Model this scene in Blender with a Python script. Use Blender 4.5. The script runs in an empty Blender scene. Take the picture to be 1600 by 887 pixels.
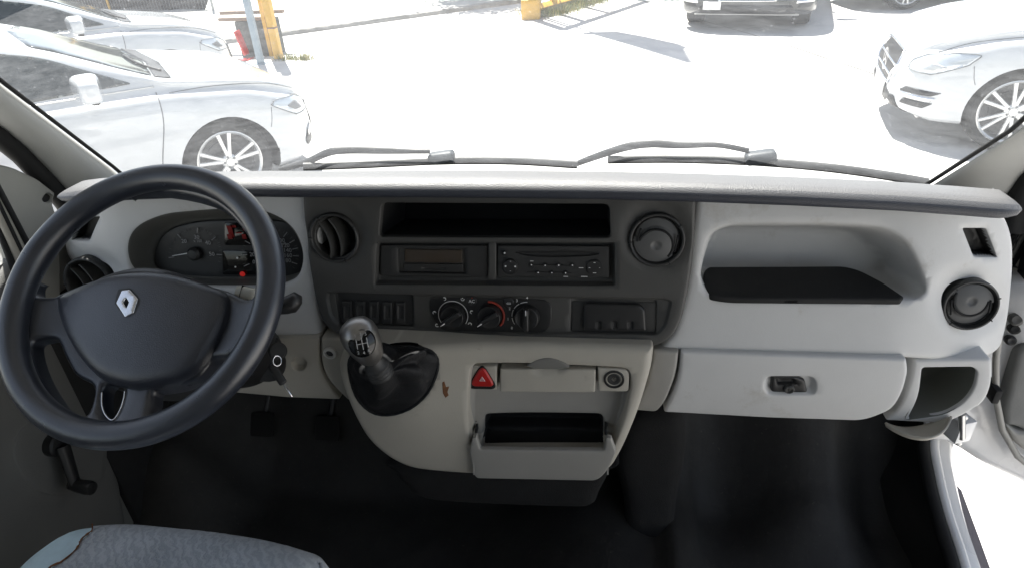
import bpy, bmesh, math, random
import numpy as np
from mathutils import Vector, Matrix, geometry, noise
from mathutils.bvhtree import BVHTree
random.seed(4)
SC = bpy.context.scene
COL = SC.collection
R = math.radians

# ------------------------------------------------------------------ camera
CAM = np.array([.165, 0.0, 2.0]); FPX = 1024.0
def _basis(th=30.6, ps=8.4, ro=2.9):
    th, ps, ro = R(th), R(ps), R(ro)
    f = np.array([-math.sin(ps)*math.cos(th), math.cos(ps)*math.cos(th), -math.sin(th)])
    r = np.array([math.cos(ps), math.sin(ps), 0.0]); u = np.cross(r, f)
    return r*math.cos(ro)-u*math.sin(ro), r*math.sin(ro)+u*math.cos(ro), f
CR, CU, CF = _basis()
cd = bpy.data.cameras.new("camera"); cam = bpy.data.objects.new("camera", cd); COL.objects.link(cam)
cam.matrix_world = Matrix(((CR[0], CU[0], -CF[0], CAM[0]), (CR[1], CU[1], -CF[1], CAM[1]), (CR[2], CU[2], -CF[2], CAM[2]), (0, 0, 0, 1)))
cd.sensor_width = 36; cd.lens = 36*FPX/1600; cd.clip_start = .02; cd.clip_end = 3000
SC.camera = cam

# ------------------------------------------------------------------ world, sun, exposure
SUN_EL, SUN_AZ = 64.0, -29.0          # azimuth clockwise from +Y
w = bpy.data.worlds.new("World"); SC.world = w; w.use_nodes = True
nt = w.node_tree; bg = nt.nodes["Background"]; sky = nt.nodes.new("ShaderNodeTexSky")
sky.sky_type = 'NISHITA'; sky.sun_disc = False; sky.sun_elevation = R(SUN_EL); sky.sun_rotation = R(SUN_AZ)
hs = nt.nodes.new('ShaderNodeHueSaturation'); hs.inputs['Saturation'].default_value = .55; nt.links.new(sky.outputs[0], hs.inputs['Color']); nt.links.new(hs.outputs[0], bg.inputs[0]); bg.inputs[1].default_value = .075
sl = bpy.data.lights.new("sun", 'SUN'); sl.energy = 4.6; sl.angle = R(.5); sl.color = (1, .96, .9)
so = bpy.data.objects.new("sun", sl); COL.objects.link(so)
sd = Vector((math.cos(R(SUN_EL))*math.sin(R(SUN_AZ)), math.cos(R(SUN_EL))*math.cos(R(SUN_AZ)), math.sin(R(SUN_EL))))
so.rotation_euler = sd.to_track_quat('Z', 'Y').to_euler(); so.location = sd*30
SC.view_settings.view_transform = 'Standard'; SC.view_settings.look = 'None'
SC.view_settings.exposure = 1.62; SC.view_settings.gamma = 1
SC.cycles.max_bounces = 12; SC.cycles.diffuse_bounces = 6; SC.cycles.transparent_max_bounces = 12

# ------------------------------------------------------------------ pixel rays (photograph is 1600 x 887)
def ray(x, y): return CF + CR*(x-800)/FPX - CU*(y-443.5)/FPX
def onX(x, y, X): v = ray(x, y); return CAM + v*(X-CAM[0])/v[0]
def onY(x, y, Y): v = ray(x, y); return CAM + v*(Y-CAM[1])/v[1]
def onZ(x, y, Z): v = ray(x, y); return CAM + v*(Z-CAM[2])/v[2]
def onD(x, y, D): return CAM + ray(x, y)*D

# ------------------------------------------------------------------ materials
def M(name, col, rough=.5, metal=0, bump=0, bscale=300, var=0, vscale=6, emit=0, coat=0, spec=.5, dirt=None, voro=False, stretch=None, alpha=None):
    m = bpy.data.materials.new(name); m.use_nodes = True; t = m.node_tree; p = t.nodes["Principled BSDF"]
    L = t.links.new; N = t.nodes.new
    c = (*col, 1); p.inputs["Base Color"].default_value = c; p.inputs["Roughness"].default_value = rough
    p.inputs["Metallic"].default_value = metal; p.inputs["Specular IOR Level"].default_value = spec
    if coat: p.inputs["Coat Weight"].default_value = coat; p.inputs["Coat Roughness"].default_value = .05
    if emit: p.inputs["Emission Color"].default_value = c; p.inputs["Emission Strength"].default_value = emit
    co = N("ShaderNodeTexCoord").outputs["Object"]
    if stretch:
        mp = N("ShaderNodeMapping"); mp.inputs["Scale"].default_value = stretch; L(co, mp.inputs[0]); co = mp.outputs[0]
    if var:
        n = N("ShaderNodeTexNoise"); n.inputs["Scale"].default_value = vscale; n.inputs["Detail"].default_value = 6; n.inputs["Roughness"].default_value = .65
        L(co, n.inputs["Vector"])
        r = N("ShaderNodeValToRGB"); r.color_ramp.elements[0].position = .3; r.color_ramp.elements[1].position = .7
        r.color_ramp.elements[0].color = tuple(max(0, x*(1-var)) for x in col)+(1,)
        r.color_ramp.elements[1].color = tuple(min(1, x*(1+var)) for x in col)+(1,)
        L(n.outputs[0], r.inputs[0]); cur = r.outputs[0]
        if dirt:
            n3 = N("ShaderNodeTexNoise"); n3.inputs["Scale"].default_value = dirt[1]; n3.inputs["Detail"].default_value = 8; n3.inputs["Roughness"].default_value = .75
            L(co, n3.inputs["Vector"])
            r3 = N("ShaderNodeValToRGB"); r3.color_ramp.elements[0].position = dirt[2]; r3.color_ramp.elements[1].position = dirt[2]+.12
            L(n3.outputs[0], r3.inputs[0]); mx = N("ShaderNodeMixRGB"); mx.inputs[2].default_value = (*dirt[0], 1)
            L(r3.outputs[0], mx.inputs[0]); L(cur, mx.inputs[1]); cur = mx.outputs[0]
        L(cur, p.inputs["Base Color"])
        mr = N("ShaderNodeMapRange"); mr.inputs[3].default_value = max(.03, rough-.08); mr.inputs[4].default_value = min(1, rough+.1)
        n4 = N("ShaderNodeTexNoise"); n4.inputs["Scale"].default_value = vscale*3.3; n4.inputs["Detail"].default_value = 5; L(co, n4.inputs["Vector"])
        L(n4.outputs[0], mr.inputs[0]); L(mr.outputs[0], p.inputs["Roughness"])
    if bump:
        if voro: b = N("ShaderNodeTexVoronoi"); b.inputs["Scale"].default_value = bscale
        else: b = N("ShaderNodeTexNoise"); b.inputs["Scale"].default_value = bscale; b.inputs["Detail"].default_value = 3
        L(co, b.inputs["Vector"]); bb = N("ShaderNodeBump"); bb.inputs["Strength"].default_value = bump; bb.inputs["Distance"].default_value = .002
        L(b.outputs[0], bb.inputs["Height"]); L(bb.outputs[0], p.inputs["Normal"])
    return m

LG = M("light_grey_plastic", (.56, .56, .55), .48, bump=.12, bscale=500, var=.05, vscale=5, dirt=((.46, .445, .415), 7, .58))
LG2 = M("warm_grey_plastic", (.42, .395, .34), .5, bump=.14, bscale=500, var=.05, vscale=6, dirt=((.31, .285, .24), 11, .64))
LG3 = M("mid_grey_plastic", (.31, .30, .275), .5, bump=.14, bscale=500, var=.05, vscale=6)
DG = M("dark_grey_plastic", (.060, .059, .055), .5, bump=.16, bscale=600, var=.08, vscale=8, dirt=((.082, .080, .076), 14, .66))
DG2 = M("charcoal_plastic", (.028, .028, .027), .5, bump=.1, bscale=600, var=.08, vscale=9)
BK = M("black_plastic", (.018, .018, .018), .42, bump=.05, bscale=600, var=.1, vscale=9)
BKM = M("matt_black", (.010, .010, .010), .8, var=.2, vscale=12)
PAD = M("pad_black_grain", (.036, .040, .052), .42, bump=.28, bscale=620, voro=True, var=.1, vscale=7, dirt=((.075, .076, .080), 22, .64))
RUB = M("rubber_floor", (.021, .0195, .0175), .7, bump=.7, bscale=70, var=.5, vscale=4, dirt=((.085, .075, .06), 90, .61))
CARP = M("carpet_black", (.013, .0125, .012), .95, bump=.8, bscale=500, var=.25, vscale=8, dirt=((.035, .032, .028), 35, .68))
LEA = M("worn_leather", (.022, .026, .036), .30, spec=.9, bump=.10, bscale=900, voro=True, var=.16, vscale=18, dirt=((.032, .033, .038), 20, .60))
AIR = M("airbag_grain", (.036, .040, .052), .30, spec=.8, bump=.16, bscale=800, voro=True, var=.08, vscale=12)
SKN = M("boot_leather", (.012, .0125, .014), .62, spec=.3, bump=.3, bscale=380, voro=True, var=.15, vscale=20)
CHR = M("chrome", (.75, .75, .76), .16, 1)
ALU = M("brushed_silver", (.55, .55, .54), .32, .85, var=.06, vscale=20)
ALU2 = M("satin_knob", (.28, .27, .255), .34, .9, var=.1, vscale=30)
WHM = M("white_print", (.75, .75, .74), .6)
GYM = M("grey_print", (.30, .30, .30), .6)
REDP = M("red_print", (.30, .035, .02), .5)
RED = M("hazard_red", (.45, .02, .018), .3, var=.08, vscale=60)
REDL = M("red_lamp", (.6, .015, .01), .4, emit=.10)
REDD = M("red_display", (.16, .005, .004), .5, emit=.02)
AMB = M("amber_window", (.055, .042, .03), .22)
GLB = M("gloss_black", (.006, .006, .006), .08)
WHITE = M("white_enamel", (.72, .72, .72), .25, var=.015, vscale=2, coat=.5)
SEATM = M("seat_fabric", (.19, .21, .235), .9, bump=.8, bscale=500, var=.14, vscale=7)
FOAM = M("seat_foam", (.50, .66, .74), .85, bump=.7, bscale=110, var=.12, vscale=22, dirt=((.34, .40, .42), 18, .62))
GREYTR = M("grey_trim", (.17, .167, .152), .6, bump=.2, bscale=350, var=.08, vscale=6)
HEAD = M("headliner", (.27, .265, .25), .9, var=.03)
RUST = M("torn_foam", (.16, .07, .03), .9, var=.4, vscale=120)
CREAM = M("cream_stalk", (.45, .44, .38), .45, var=.05)
VIOL = M("step_rubber", (.16, .145, .155), .8, bump=.4, bscale=200, var=.1)

def dust_glare_top(m, col, lo=.72, hi=1.0):
    t = m.node_tree; p = t.nodes["Principled BSDF"]; src = p.inputs["Base Color"].links[0].from_socket
    g = t.nodes.new("ShaderNodeNewGeometry"); sx = t.nodes.new("ShaderNodeSeparateXYZ"); t.links.new(g.outputs["True Normal"], sx.inputs[0])
    r = t.nodes.new("ShaderNodeMapRange"); r.inputs[1].default_value = lo; r.inputs[2].default_value = hi; t.links.new(sx.outputs[2], r.inputs[0])
    mx = t.nodes.new("ShaderNodeMixRGB"); mx.inputs[2].default_value = (*col, 1); t.links.new(r.outputs[0], mx.inputs[0]); t.links.new(src, mx.inputs[1]); t.links.new(mx.outputs[0], p.inputs["Base Color"])
dust_glare_top(PAD, (.15, .15, .155), .6, 1.0)  # dust tone that also carries the sun glare, painted on upward faces
def seat_fabric():
    m = bpy.data.materials.new("seat_weave"); m.use_nodes = True; t = m.node_tree; p = t.nodes["Principled BSDF"]; N = t.nodes.new; L = t.links.new
    co = N("ShaderNodeTexCoord").outputs["Object"]; p.inputs["Roughness"].default_value = .95; p.inputs["Sheen Weight"].default_value = .3
    wv = N("ShaderNodeTexWave"); wv.bands_direction = 'DIAGONAL'; wv.inputs["Scale"].default_value = 38; wv.inputs["Distortion"].default_value = 7; wv.inputs["Detail"].default_value = 3; wv.inputs["Detail Scale"].default_value = 2.2; L(co, wv.inputs["Vector"])
    n = N("ShaderNodeTexNoise"); n.inputs["Scale"].default_value = 9; n.inputs["Detail"].default_value = 7; L(co, n.inputs["Vector"])
    r = N("ShaderNodeValToRGB"); r.color_ramp.elements[0].color = (.40, .44, .49, 1); r.color_ramp.elements[1].color = (.50, .54, .58, 1); r.color_ramp.elements[0].position = .25; r.color_ramp.elements[1].position = .8; L(wv.outputs[0], r.inputs[0])
    mx = N("ShaderNodeMixRGB"); mx.blend_type = 'MULTIPLY'; mx.inputs[0].default_value = .6; L(r.outputs[0], mx.inputs[1]); r2 = N("ShaderNodeValToRGB"); r2.color_ramp.elements[0].position = .3; r2.color_ramp.elements[1].position = .65; r2.color_ramp.elements[0].color = (.5, .5, .5, 1); L(n.outputs[0], r2.inputs[0]); L(r2.outputs[0], mx.inputs[2]); L(mx.outputs[0], p.inputs["Base Color"])
    n2 = N("ShaderNodeTexNoise"); n2.inputs["Scale"].default_value = 700; L(co, n2.inputs["Vector"]); ad = N("ShaderNodeMath"); ad.operation = 'ADD'; L(n2.outputs[0], ad.inputs[0]); L(wv.outputs[0], ad.inputs[1])
    b = N("ShaderNodeBump"); b.inputs["Strength"].default_value = .6; b.inputs["Distance"].default_value = .002; L(ad.outputs[0], b.inputs["Height"]); L(b.outputs[0], p.inputs["Normal"]); return m
SEATM = seat_fabric()
# windscreen: clear glass carrying a thin coat of dust and wiped streaks
def glass_mat(name, dust, streak=True):
    m = bpy.data.materials.new(name); m.use_nodes = True; t = m.node_tree; t.nodes.clear(); N = t.nodes.new; L = t.links.new
    o = N("ShaderNodeOutputMaterial"); tr = N("ShaderNodeBsdfTransparent"); gl = N("ShaderNodeBsdfGlossy"); gl.inputs["Roughness"].default_value = .02
    tr.inputs[0].default_value = (.95, .97, .96, 1)
    tl = N("ShaderNodeBsdfTranslucent"); tl.inputs[0].default_value = (.93, .96, 1, 1)
    df = N("ShaderNodeBsdfDiffuse"); df.inputs[0].default_value = (.9, .9, .88, 1)
    md = N("ShaderNodeMixShader"); md.inputs[0].default_value = .3; L(tl.outputs[0], md.inputs[1]); L(df.outputs[0], md.inputs[2])
    mx = N("ShaderNodeMixShader"); L(tr.outputs[0], mx.inputs[1]); L(md.outputs[0], mx.inputs[2])
    co = N("ShaderNodeTexCoord").outputs["Object"]
    mp = N("ShaderNodeMapping"); mp.inputs["Scale"].default_value = (1, 5, 5); mp.inputs["Rotation"].default_value = (0, .5, .35); L(co, mp.inputs[0])
    n = N("ShaderNodeTexNoise"); n.inputs["Scale"].default_value = 16; n.inputs["Detail"].default_value = 9; n.inputs["Roughness"].default_value = .7; L(mp.outputs[0], n.inputs["Vector"])
    r = N("ShaderNodeMapRange"); r.inputs[1].default_value = .32; r.inputs[2].default_value = .75; r.inputs[3].default_value = dust*.65; r.inputs[4].default_value = dust*1.7; L(n.outputs[0], r.inputs[0])
    n2 = N("ShaderNodeTexVoronoi"); n2.inputs["Scale"].default_value = 75; L(co, n2.inputs["Vector"])
    r2 = N("ShaderNodeMapRange"); r2.inputs[1].default_value = .05; r2.inputs[2].default_value = .16; r2.inputs[3].default_value = dust*1.5; r2.inputs[4].default_value = 0; L(n2.outputs[0], r2.inputs[0])
    ad = N("ShaderNodeMath"); ad.operation = 'ADD'; L(r.outputs[0], ad.inputs[0]); L(r2.outputs[0], ad.inputs[1])
    L(ad.outputs[0], mx.inputs[0])
    lw = N("ShaderNodeLayerWeight"); lw.inputs[0].default_value = .12
    m2 = N("ShaderNodeMixShader"); L(lw.outputs["Fresnel"], m2.inputs[0]); L(mx.outputs[0], m2.inputs[1]); L(gl.outputs[0], m2.inputs[2])
    L(m2.outputs[0], o.inputs[0]); return m
GLASS = glass_mat("dusty_glass", .060)
CLEARG = glass_mat("side_glass", .02)

# ------------------------------------------------------------------ object helpers
def link(o, parent=None):
    COL.objects.link(o)
    if parent: o.parent = parent
    return o
def tag(o, label=None, cat=None, group=None, kind=None):
    if label: o["label"] = label
    if cat: o["category"] = cat
    if group: o["group"] = group
    if kind: o["kind"] = kind
    return o
def empty(name, loc, label, cat, group=None, rz=0):
    o = bpy.data.objects.new(name, None); COL.objects.link(o); o.location = loc; o.rotation_euler = (0, 0, rz)
    o.empty_display_size = .05
    return tag(o, label, cat, group)
def mk(name, verts, faces, mats, parent=None, smooth=True, mi=None, local=False):
    """world-space vertices; the mesh is moved into the parent's space"""
    me = bpy.data.meshes.new(name)
    if parent is not None and not local:
        pl = parent_loc(parent); verts = [Vector(v)-pl for v in verts]
    me.from_pydata([tuple(v) for v in verts], [], [tuple(int(i) for i in f) for f in faces])
    for m in (mats if isinstance(mats, (list, tuple)) else [mats]): me.materials.append(m)
    if mi is not None: me.polygons.foreach_set("material_index", np.array(mi, dtype=np.int32))
    if smooth: me.polygons.foreach_set("use_smooth", [True]*len(me.polygons))
    me.update()
    o = bpy.data.objects.new(name, me); link(o, parent); return o
def parent_loc(p):
    v = Vector((0, 0, 0))
    while p is not None: v += p.location; p = p.parent
    return v

def rnd(pts, r, n=6):
    """round the corners of a closed polygon (r: number or list)"""
    P = [np.array(p, float) for p in pts]; k = len(P); out = []
    for i in range(k):
        a, b, c = P[i-1], P[i], P[(i+1) % k]; rr = r[i] if isinstance(r, (list, tuple)) else r
        da, dc = np.linalg.norm(a-b), np.linalg.norm(c-b); rr = min(rr, da*.49, dc*.49)
        if rr <= 0: out.append(b); continue
        s, e = b+(a-b)/da*rr, b+(c-b)/dc*rr
        for j in range(n+1):
            t = j/n; out.append((1-t)**2*s+2*t*(1-t)*b+t*t*e)
    return out
def cat(pts, n=6, closed=True):
    P = [np.array(p, float) for p in pts]; k = len(P); out = []
    rng = range(k) if closed else range(k-1)
    for i in rng:
        p0, p1, p2, p3 = (P[(i-1) % k], P[i], P[(i+1) % k], P[(i+2) % k]) if closed else (P[max(i-1, 0)], P[i], P[i+1], P[min(i+2, k-1)])
        for j in range(n):
            t = j/n; out.append(.5*((2*p1)+(-p0+p2)*t+(2*p0-5*p1+4*p2-p3)*t*t+(-p0+3*p1-3*p2+p3)*t**3))
    if not closed: out.append(P[-1])
    return out
def ell(cx, cy, rx, ry, n=48, rot=0):
    return [(cx+rx*math.cos(t)*math.cos(rot)-ry*math.sin(t)*math.sin(rot), cy+rx*math.cos(t)*math.sin(rot)+ry*math.sin(t)*math.cos(rot)) for t in [2*math.pi*i/n for i in range(n)]]
def dense(P, step):
    out = []; k = len(P)
    for i in range(k):
        a, b = np.array(P[i]), np.array(P[(i+1) % k]); d = np.linalg.norm(b-a); n = max(1, int(math.ceil(d/step)))
        if d < 1e-7: continue
        for j in range(n): out.append(a+(b-a)*j/n)
    return np.array(out)

class Frame:
    def __init__(s, p0, n, up=(0, 0, 1)):
        s.p0 = np.array(p0, float); s.n = np.array(n, float); s.n /= np.linalg.norm(s.n)
        a = np.cross(np.array(up, float), s.n); s.a = a/np.linalg.norm(a); s.b = np.cross(s.n, s.a)
    def ab(s, x, y):
        v = ray(x, y); P = CAM+v*((s.p0-CAM)@s.n)/(v@s.n); d = P-s.p0; return (d@s.a, d@s.b)
    def px(s, pts): return [s.ab(*p) for p in pts]
    def pt(s, a, b, h=0): return s.p0+s.a*a+s.b*b+s.n*h
    def P(s, x, y, h=0): a, b = s.off(h).ab(x, y); return s.pt(a, b, h)
    def off(s, h): return Frame(s.p0+s.n*h, s.n, s.b)
    def mat(s, a, b, h=0, rot=0):
        o = s.pt(a, b, h); m = Matrix(((s.a[0], s.b[0], s.n[0], o[0]), (s.a[1], s.b[1], s.n[1], o[1]), (s.a[2], s.b[2], s.n[2], o[2]), (0, 0, 0, 1)))
        return m @ Matrix.Rotation(rot, 4, 'Z')
    def pm(s, x, y, h=0, rot=0): a, b = s.off(h).ab(x, y); return s.mat(a, b, h, rot)
    def sc(s, x, y): # metres per pixel (horizontal)
        a = s.ab(x, y); b = s.ab(x+1, y); return math.hypot(b[0]-a[0], b[1]-a[1])
def tiltY(y, z, deg, x=0): return Frame((x, y, z), (0, -math.cos(R(deg)), math.sin(R(deg))))

def sdist(Q, poly):
    """signed distance (positive inside) of points Q to polygon"""
    A = np.asarray(poly, float); B = np.roll(A, -1, 0); out = np.empty(len(Q)); ins = np.zeros(len(Q), bool)
    for s in range(0, len(Q), 4000):
        q = Q[s:s+4000]; d = B-A; w_ = q[:, None]-A[None]; L2 = (d**2).sum(1)+1e-18
        t = np.clip((w_*d).sum(2)/L2, 0, 1); e = w_-t[..., None]*d[None]; out[s:s+4000] = np.sqrt((e**2).sum(2).min(1))
        c = (A[None, :, 1] > q[:, None, 1]) != (B[None, :, 1] > q[:, None, 1])
        with np.errstate(divide='ignore', invalid='ignore'):
            xi = A[:, 0]+(q[:, None, 1]-A[:, 1])*(B[:, 0]-A[:, 0])/(B[:, 1]-A[:, 1])
        ins[s:s+4000] = ((c & (q[:, None, 0] < xi)).sum(1) % 2) == 1
    return np.where(ins, out, -out)
def offset(poly, d):
    P = np.asarray(poly, float); A = np.roll(P, 1, 0); B = np.roll(P, -1, 0); t = B-A; t /= np.linalg.norm(t, axis=1)[:, None]+1e-12
    n = np.stack([-t[:, 1], t[:, 0]], 1)
    area = ((P[:, 0]*np.roll(P[:, 1], -1)-np.roll(P[:, 0], -1)*P[:, 1]).sum())
    return P+(n if area > 0 else -n)*d
def sm(x): x = np.clip(x, 0, 1); return x*x*(3-2*x)

def relief(name, fr, outline, mats, parent, feats=(), holes=(), edge=.004, skirt=.02, base=None, sp=.012, px=True, post=None, local=False, hskirt=None, hedge=None):
    """moulded sheet: outline and features in pixels of the photo, laid on frame fr, displaced along its normal"""
    def cpx(p):
        out = []
        for q in p:
            a, b = fr.ab(*q)
            if base is not None:
                hh = 0
                for _ in range(22):
                    hh = .6*hh+.4*float(base(np.array(a), np.array(b))); a, b = fr.off(hh).ab(*q)
            out.append((a, b))
        return np.array(out)
    conv = cpx if px else (lambda p: np.array(p, float))
    O = dense(conv(outline), sp*.7); H = [dense(conv(h), sp*.6) for h in holes]
    cons = [O]+H
    hedge = min(edge, .003) if hedge is None else hedge
    F = []
    for f in feats:
        f = dict(f); f['p'] = dense(conv(f['p']), sp*.6); F.append(f)
        if f.get('rings', True):
            for k in (0, .12, .3, .5, .7, .88, 1): cons.append(offset(f['p'], f['w']*k))
            if 'wb' in f:
                for k in (.3, .6, 1): cons.append(offset(f['p'], f['wb']*k))
    if edge:
        for b in [O]: cons += [offset(b, edge*k) for k in (.07, .3, .6, 1)]
        for b in H: cons += [offset(b, -hedge*k) for k in (.07, .3, .6, 1)]
    # keep constraint points that are inside
    V = []; E = []
    for ci, c in enumerate(cons):
        if ci > len(H):
            s = sdist(c, O)
            for h in H: s = np.minimum(s, -sdist(c, h))
            ok = s > 1e-5
        else: ok = np.ones(len(c), bool)
        i0 = len(V); idx = {}
        for j in range(len(c)):
            if ok[j]: idx[j] = len(V); V.append(c[j])
        for j in range(len(c)):
            k = (j+1) % len(c)
            if j in idx and k in idx: E.append((idx[j], idx[k]))
    mn, mx_ = O.min(0), O.max(0)
    gx, gy = np.meshgrid(np.arange(mn[0]+sp/2, mx_[0], sp), np.arange(mn[1]+sp/2, mx_[1], sp)); G = np.stack([gx.ravel(), gy.ravel()], 1)
    s = sdist(G, O)
    for h in H: s = np.minimum(s, -sdist(G, h))
    G = G[s > sp*.4]
    CV = np.array(V); keep = np.ones(len(G), bool)
    for a in range(0, len(G), 2000):
        g = G[a:a+2000]; d = np.full(len(g), 9.)
        for b in range(0, len(CV), 4000): d = np.minimum(d, ((g[:, None]-CV[None, b:b+4000])**2).sum(2).min(1))
        keep[a:a+2000] = d > (sp*.35)**2
    G = G[keep]
    allv = [Vector((float(p[0]), float(p[1]))) for p in V]+[Vector((float(p[0]), float(p[1]))) for p in G]
    r = geometry.delaunay_2d_cdt(allv, E, [], 0, 1e-6)
    Q = np.array([(v.x, v.y) for v in r[0]]); T = np.array(r[2]); cen = Q[T].mean(1)
    ok = sdist(cen, O) > 0
    for h in H: ok &= sdist(cen, h) < 0
    T = T[ok]; cen = cen[ok]
    h = np.zeros(len(Q))
    if base is not None: h = h+base(Q[:, 0], Q[:, 1])
    mi = np.zeros(len(T), int)
    for f in F:
        s = sdist(Q, f['p']); ww = f['w']
        if 'wb' in f:
            y0, y1 = f['p'][:, 1].min(), f['p'][:, 1].max(); ww = f['wb']+(f['w']-f['wb'])*sm((Q[:, 1]-y0)/(y1-y0)*1.6-.15)
        h = h+f['d']*sm(s/ww)
        if 'tilt' in f: h = h+f['tilt'](Q[:, 0], Q[:, 1])*sm(s/f['w'])
        if 'm' in f: mi[sdist(cen, f['p']) > f.get('mo', 0)] = f['m']
    if edge:
        for e_, PP in [(edge, O)]+[(hedge, hh) for hh in H]:
            x = np.clip((e_-np.abs(sdist(Q, PP)))/e_, 0, 1); h = h-e_*(1-np.sqrt(np.maximum(0, 1-x*x)))
    if post is not None: h = post(Q, h)
    W = fr.p0[None]+Q[:, :1]*fr.a[None]+Q[:, 1:]*fr.b[None]+h[:, None]*fr.n[None]
    # skirt
    cnt = {}
    for t in T:
        for a, b in ((t[0], t[1]), (t[1], t[2]), (t[2], t[0])): cnt[(a, b)] = 1
    bd = [(a, b) for (a, b) in cnt if (b, a) not in cnt]
    W = list(W); faces = [tuple(t) for t in T]; mi = list(mi); mp = {}
    if skirt:
        for a, b in bd:
            for k in (a, b):
                if k not in mp:
                    d_ = hskirt if (hskirt is not None and k < len(Q) and abs(sdist(Q[k:k+1], O)[0]) > 1e-4) else skirt
                    mp[k] = len(W); W.append(W[k]-fr.n*d_)
            faces.append((b, a, mp[a], mp[b])); mi.append(0)
    used = sorted({i for f in faces for i in f}); re = {o: i for i, o in enumerate(used)}
    return mk(name, [W[i] for i in used], [tuple(re[i] for i in f) for f in faces], mats, parent, mi=mi, local=local)

def xf(verts, mat): return [mat @ Vector(v) for v in verts]
def lathe_vf(prof, n=40, cap=True, sx=1, sy=1):
    V = []; Fc = []
    for (r, z) in prof:
        for i in range(n): t = 2*math.pi*i/n; V.append((r*math.cos(t)*sx, r*math.sin(t)*sy, z))
    for k in range(len(prof)-1):
        for i in range(n): j = (i+1) % n; Fc.append((k*n+i, k*n+j, (k+1)*n+j, (k+1)*n+i))
    if cap: Fc.append(tuple(range((len(prof)-1)*n, len(prof)*n))); Fc.append(tuple(range(n-1, -1, -1)))
    return V, Fc
def autos(o, ang=35):
    me = o.data; bm = bmesh.new(); bm.from_mesh(me)
    for e in bm.edges:
        if len(e.link_faces) == 2 and e.calc_face_angle(0) > R(ang): e.smooth = False
    bm.to_mesh(me); bm.free(); return o
def lathe(name, prof, mat, mats, parent, n=40, cap=True, sx=1, sy=1, ang=35, local=False):
    V, Fc = lathe_vf(prof, n, cap, sx, sy); return autos(mk(name, xf(V, mat), Fc, mats, parent, local=local), ang)
def tube_vf(pts, rad, n=10, closed=False, flat=1, up=None):
    P = [np.array(p, float) for p in pts]; k = len(P); V = []; Fc = []; prev = None
    for i in range(k):
        t = (P[(i+1) % k]-P[i-1]) if closed else (P[min(i+1, k-1)]-P[max(i-1, 0)]); t = t/(np.linalg.norm(t)+1e-12)
        if up is not None: nx = np.array(up, float)
        elif prev is None: nx = np.array([0, 0, 1.]) if abs(t[2]) < .9 else np.array([1., 0, 0])
        else: nx = prev
        nx = nx-t*(nx@t); nx /= np.linalg.norm(nx)+1e-12; prev = nx; ny = np.cross(t, nx)
        rr = rad[i] if isinstance(rad, (list, tuple, np.ndarray)) else rad
        for j in range(n): a = 2*math.pi*j/n; V.append(P[i]+nx*math.cos(a)*rr*flat+ny*math.sin(a)*rr)
    for i in range(k if closed else k-1):
        i2 = (i+1) % k
        for j in range(n): j2 = (j+1) % n; Fc.append((i*n+j, i*n+j2, i2*n+j2, i2*n+j))
    if not closed: Fc.append(tuple(range(n-1, -1, -1))); Fc.append(tuple(range((k-1)*n, k*n)))
    return V, Fc
def tube(name, pts, rad, mats, parent, n=10, closed=False, flat=1, up=None, local=False):
    V, Fc = tube_vf(pts, rad, n, closed, flat, up); return autos(mk(name, V, Fc, mats, parent, local=local), 50)
def bevbox_vf(sx, sy, sz, bev=.002, seg=2):
    bm = bmesh.new(); bmesh.ops.create_cube(bm, size=1); bmesh.ops.scale(bm, vec=(sx, sy, sz), verts=bm.verts)
    if bev: bmesh.ops.bevel(bm, geom=bm.edges[:], offset=bev, segments=seg, affect='EDGES', profile=.6)
    bm.verts.ensure_lookup_table(); V = [v.co.copy() for v in bm.verts]; Fc = [[v.index for v in f.verts] for f in bm.faces]; bm.free(); return V, Fc
def box(name, size, mat, mats, parent, bev=.002, local=False):
    V, Fc = bevbox_vf(*size, bev); return autos(mk(name, xf(V, mat), Fc, mats, parent, local=local), 40)
class Multi:
    """several shells gathered into ONE mesh"""
    def __init__(s): s.V = []; s.F = []; s.I = []
    def add(s, vf, mi=0, mat=None):
        V, Fc = vf; k = len(s.V); s.V += [Vector(v) for v in (xf(V, mat) if mat is not None else V)]; s.F += [tuple(i+k for i in f) for f in Fc]; s.I += [mi]*len(Fc); return s
    def build(s, name, mats, parent, ang=38, local=False): return autos(mk(name, s.V, s.F, mats, parent, mi=s.I, local=local), ang)
def text_vf(s, size, depth=.0003, align='CENTER', shear=0):
    cu = bpy.data.curves.new("t", 'FONT'); cu.body = s; cu.size = size; cu.extrude = depth; cu.align_x = align; cu.align_y = 'CENTER'; cu.shear = shear; cu.resolution_u = 2
    o = bpy.data.objects.new("t", cu); COL.objects.link(o); dg = bpy.context.evaluated_depsgraph_get(); me = bpy.data.meshes.new_from_object(o.evaluated_get(dg))
    V = [v.co.copy() for v in me.vertices]; Fc = [tuple(p.vertices) for p in me.polygons]
    bpy.data.objects.remove(o); bpy.data.curves.remove(cu); bpy.data.meshes.remove(me); return V, Fc
def arc(cx, cy, r, a0, a1, n=16): return [(cx+r*math.cos(R(a0+(a1-a0)*i/n)), cy+r*math.sin(R(a0+(a1-a0)*i/n)), 0) for i in range(n+1)]


# =================================================================== VAN BODY
def Gy(x): return 1.36-.2*(x/.8)**2
def zG(x): return 1.487+.05*(x/.8)**2
van = empty("van_body", (0, .2, .72), "cab shell of a light commercial van with grey pillar trims, dusty windscreen and black footwell", "van cab")
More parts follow.
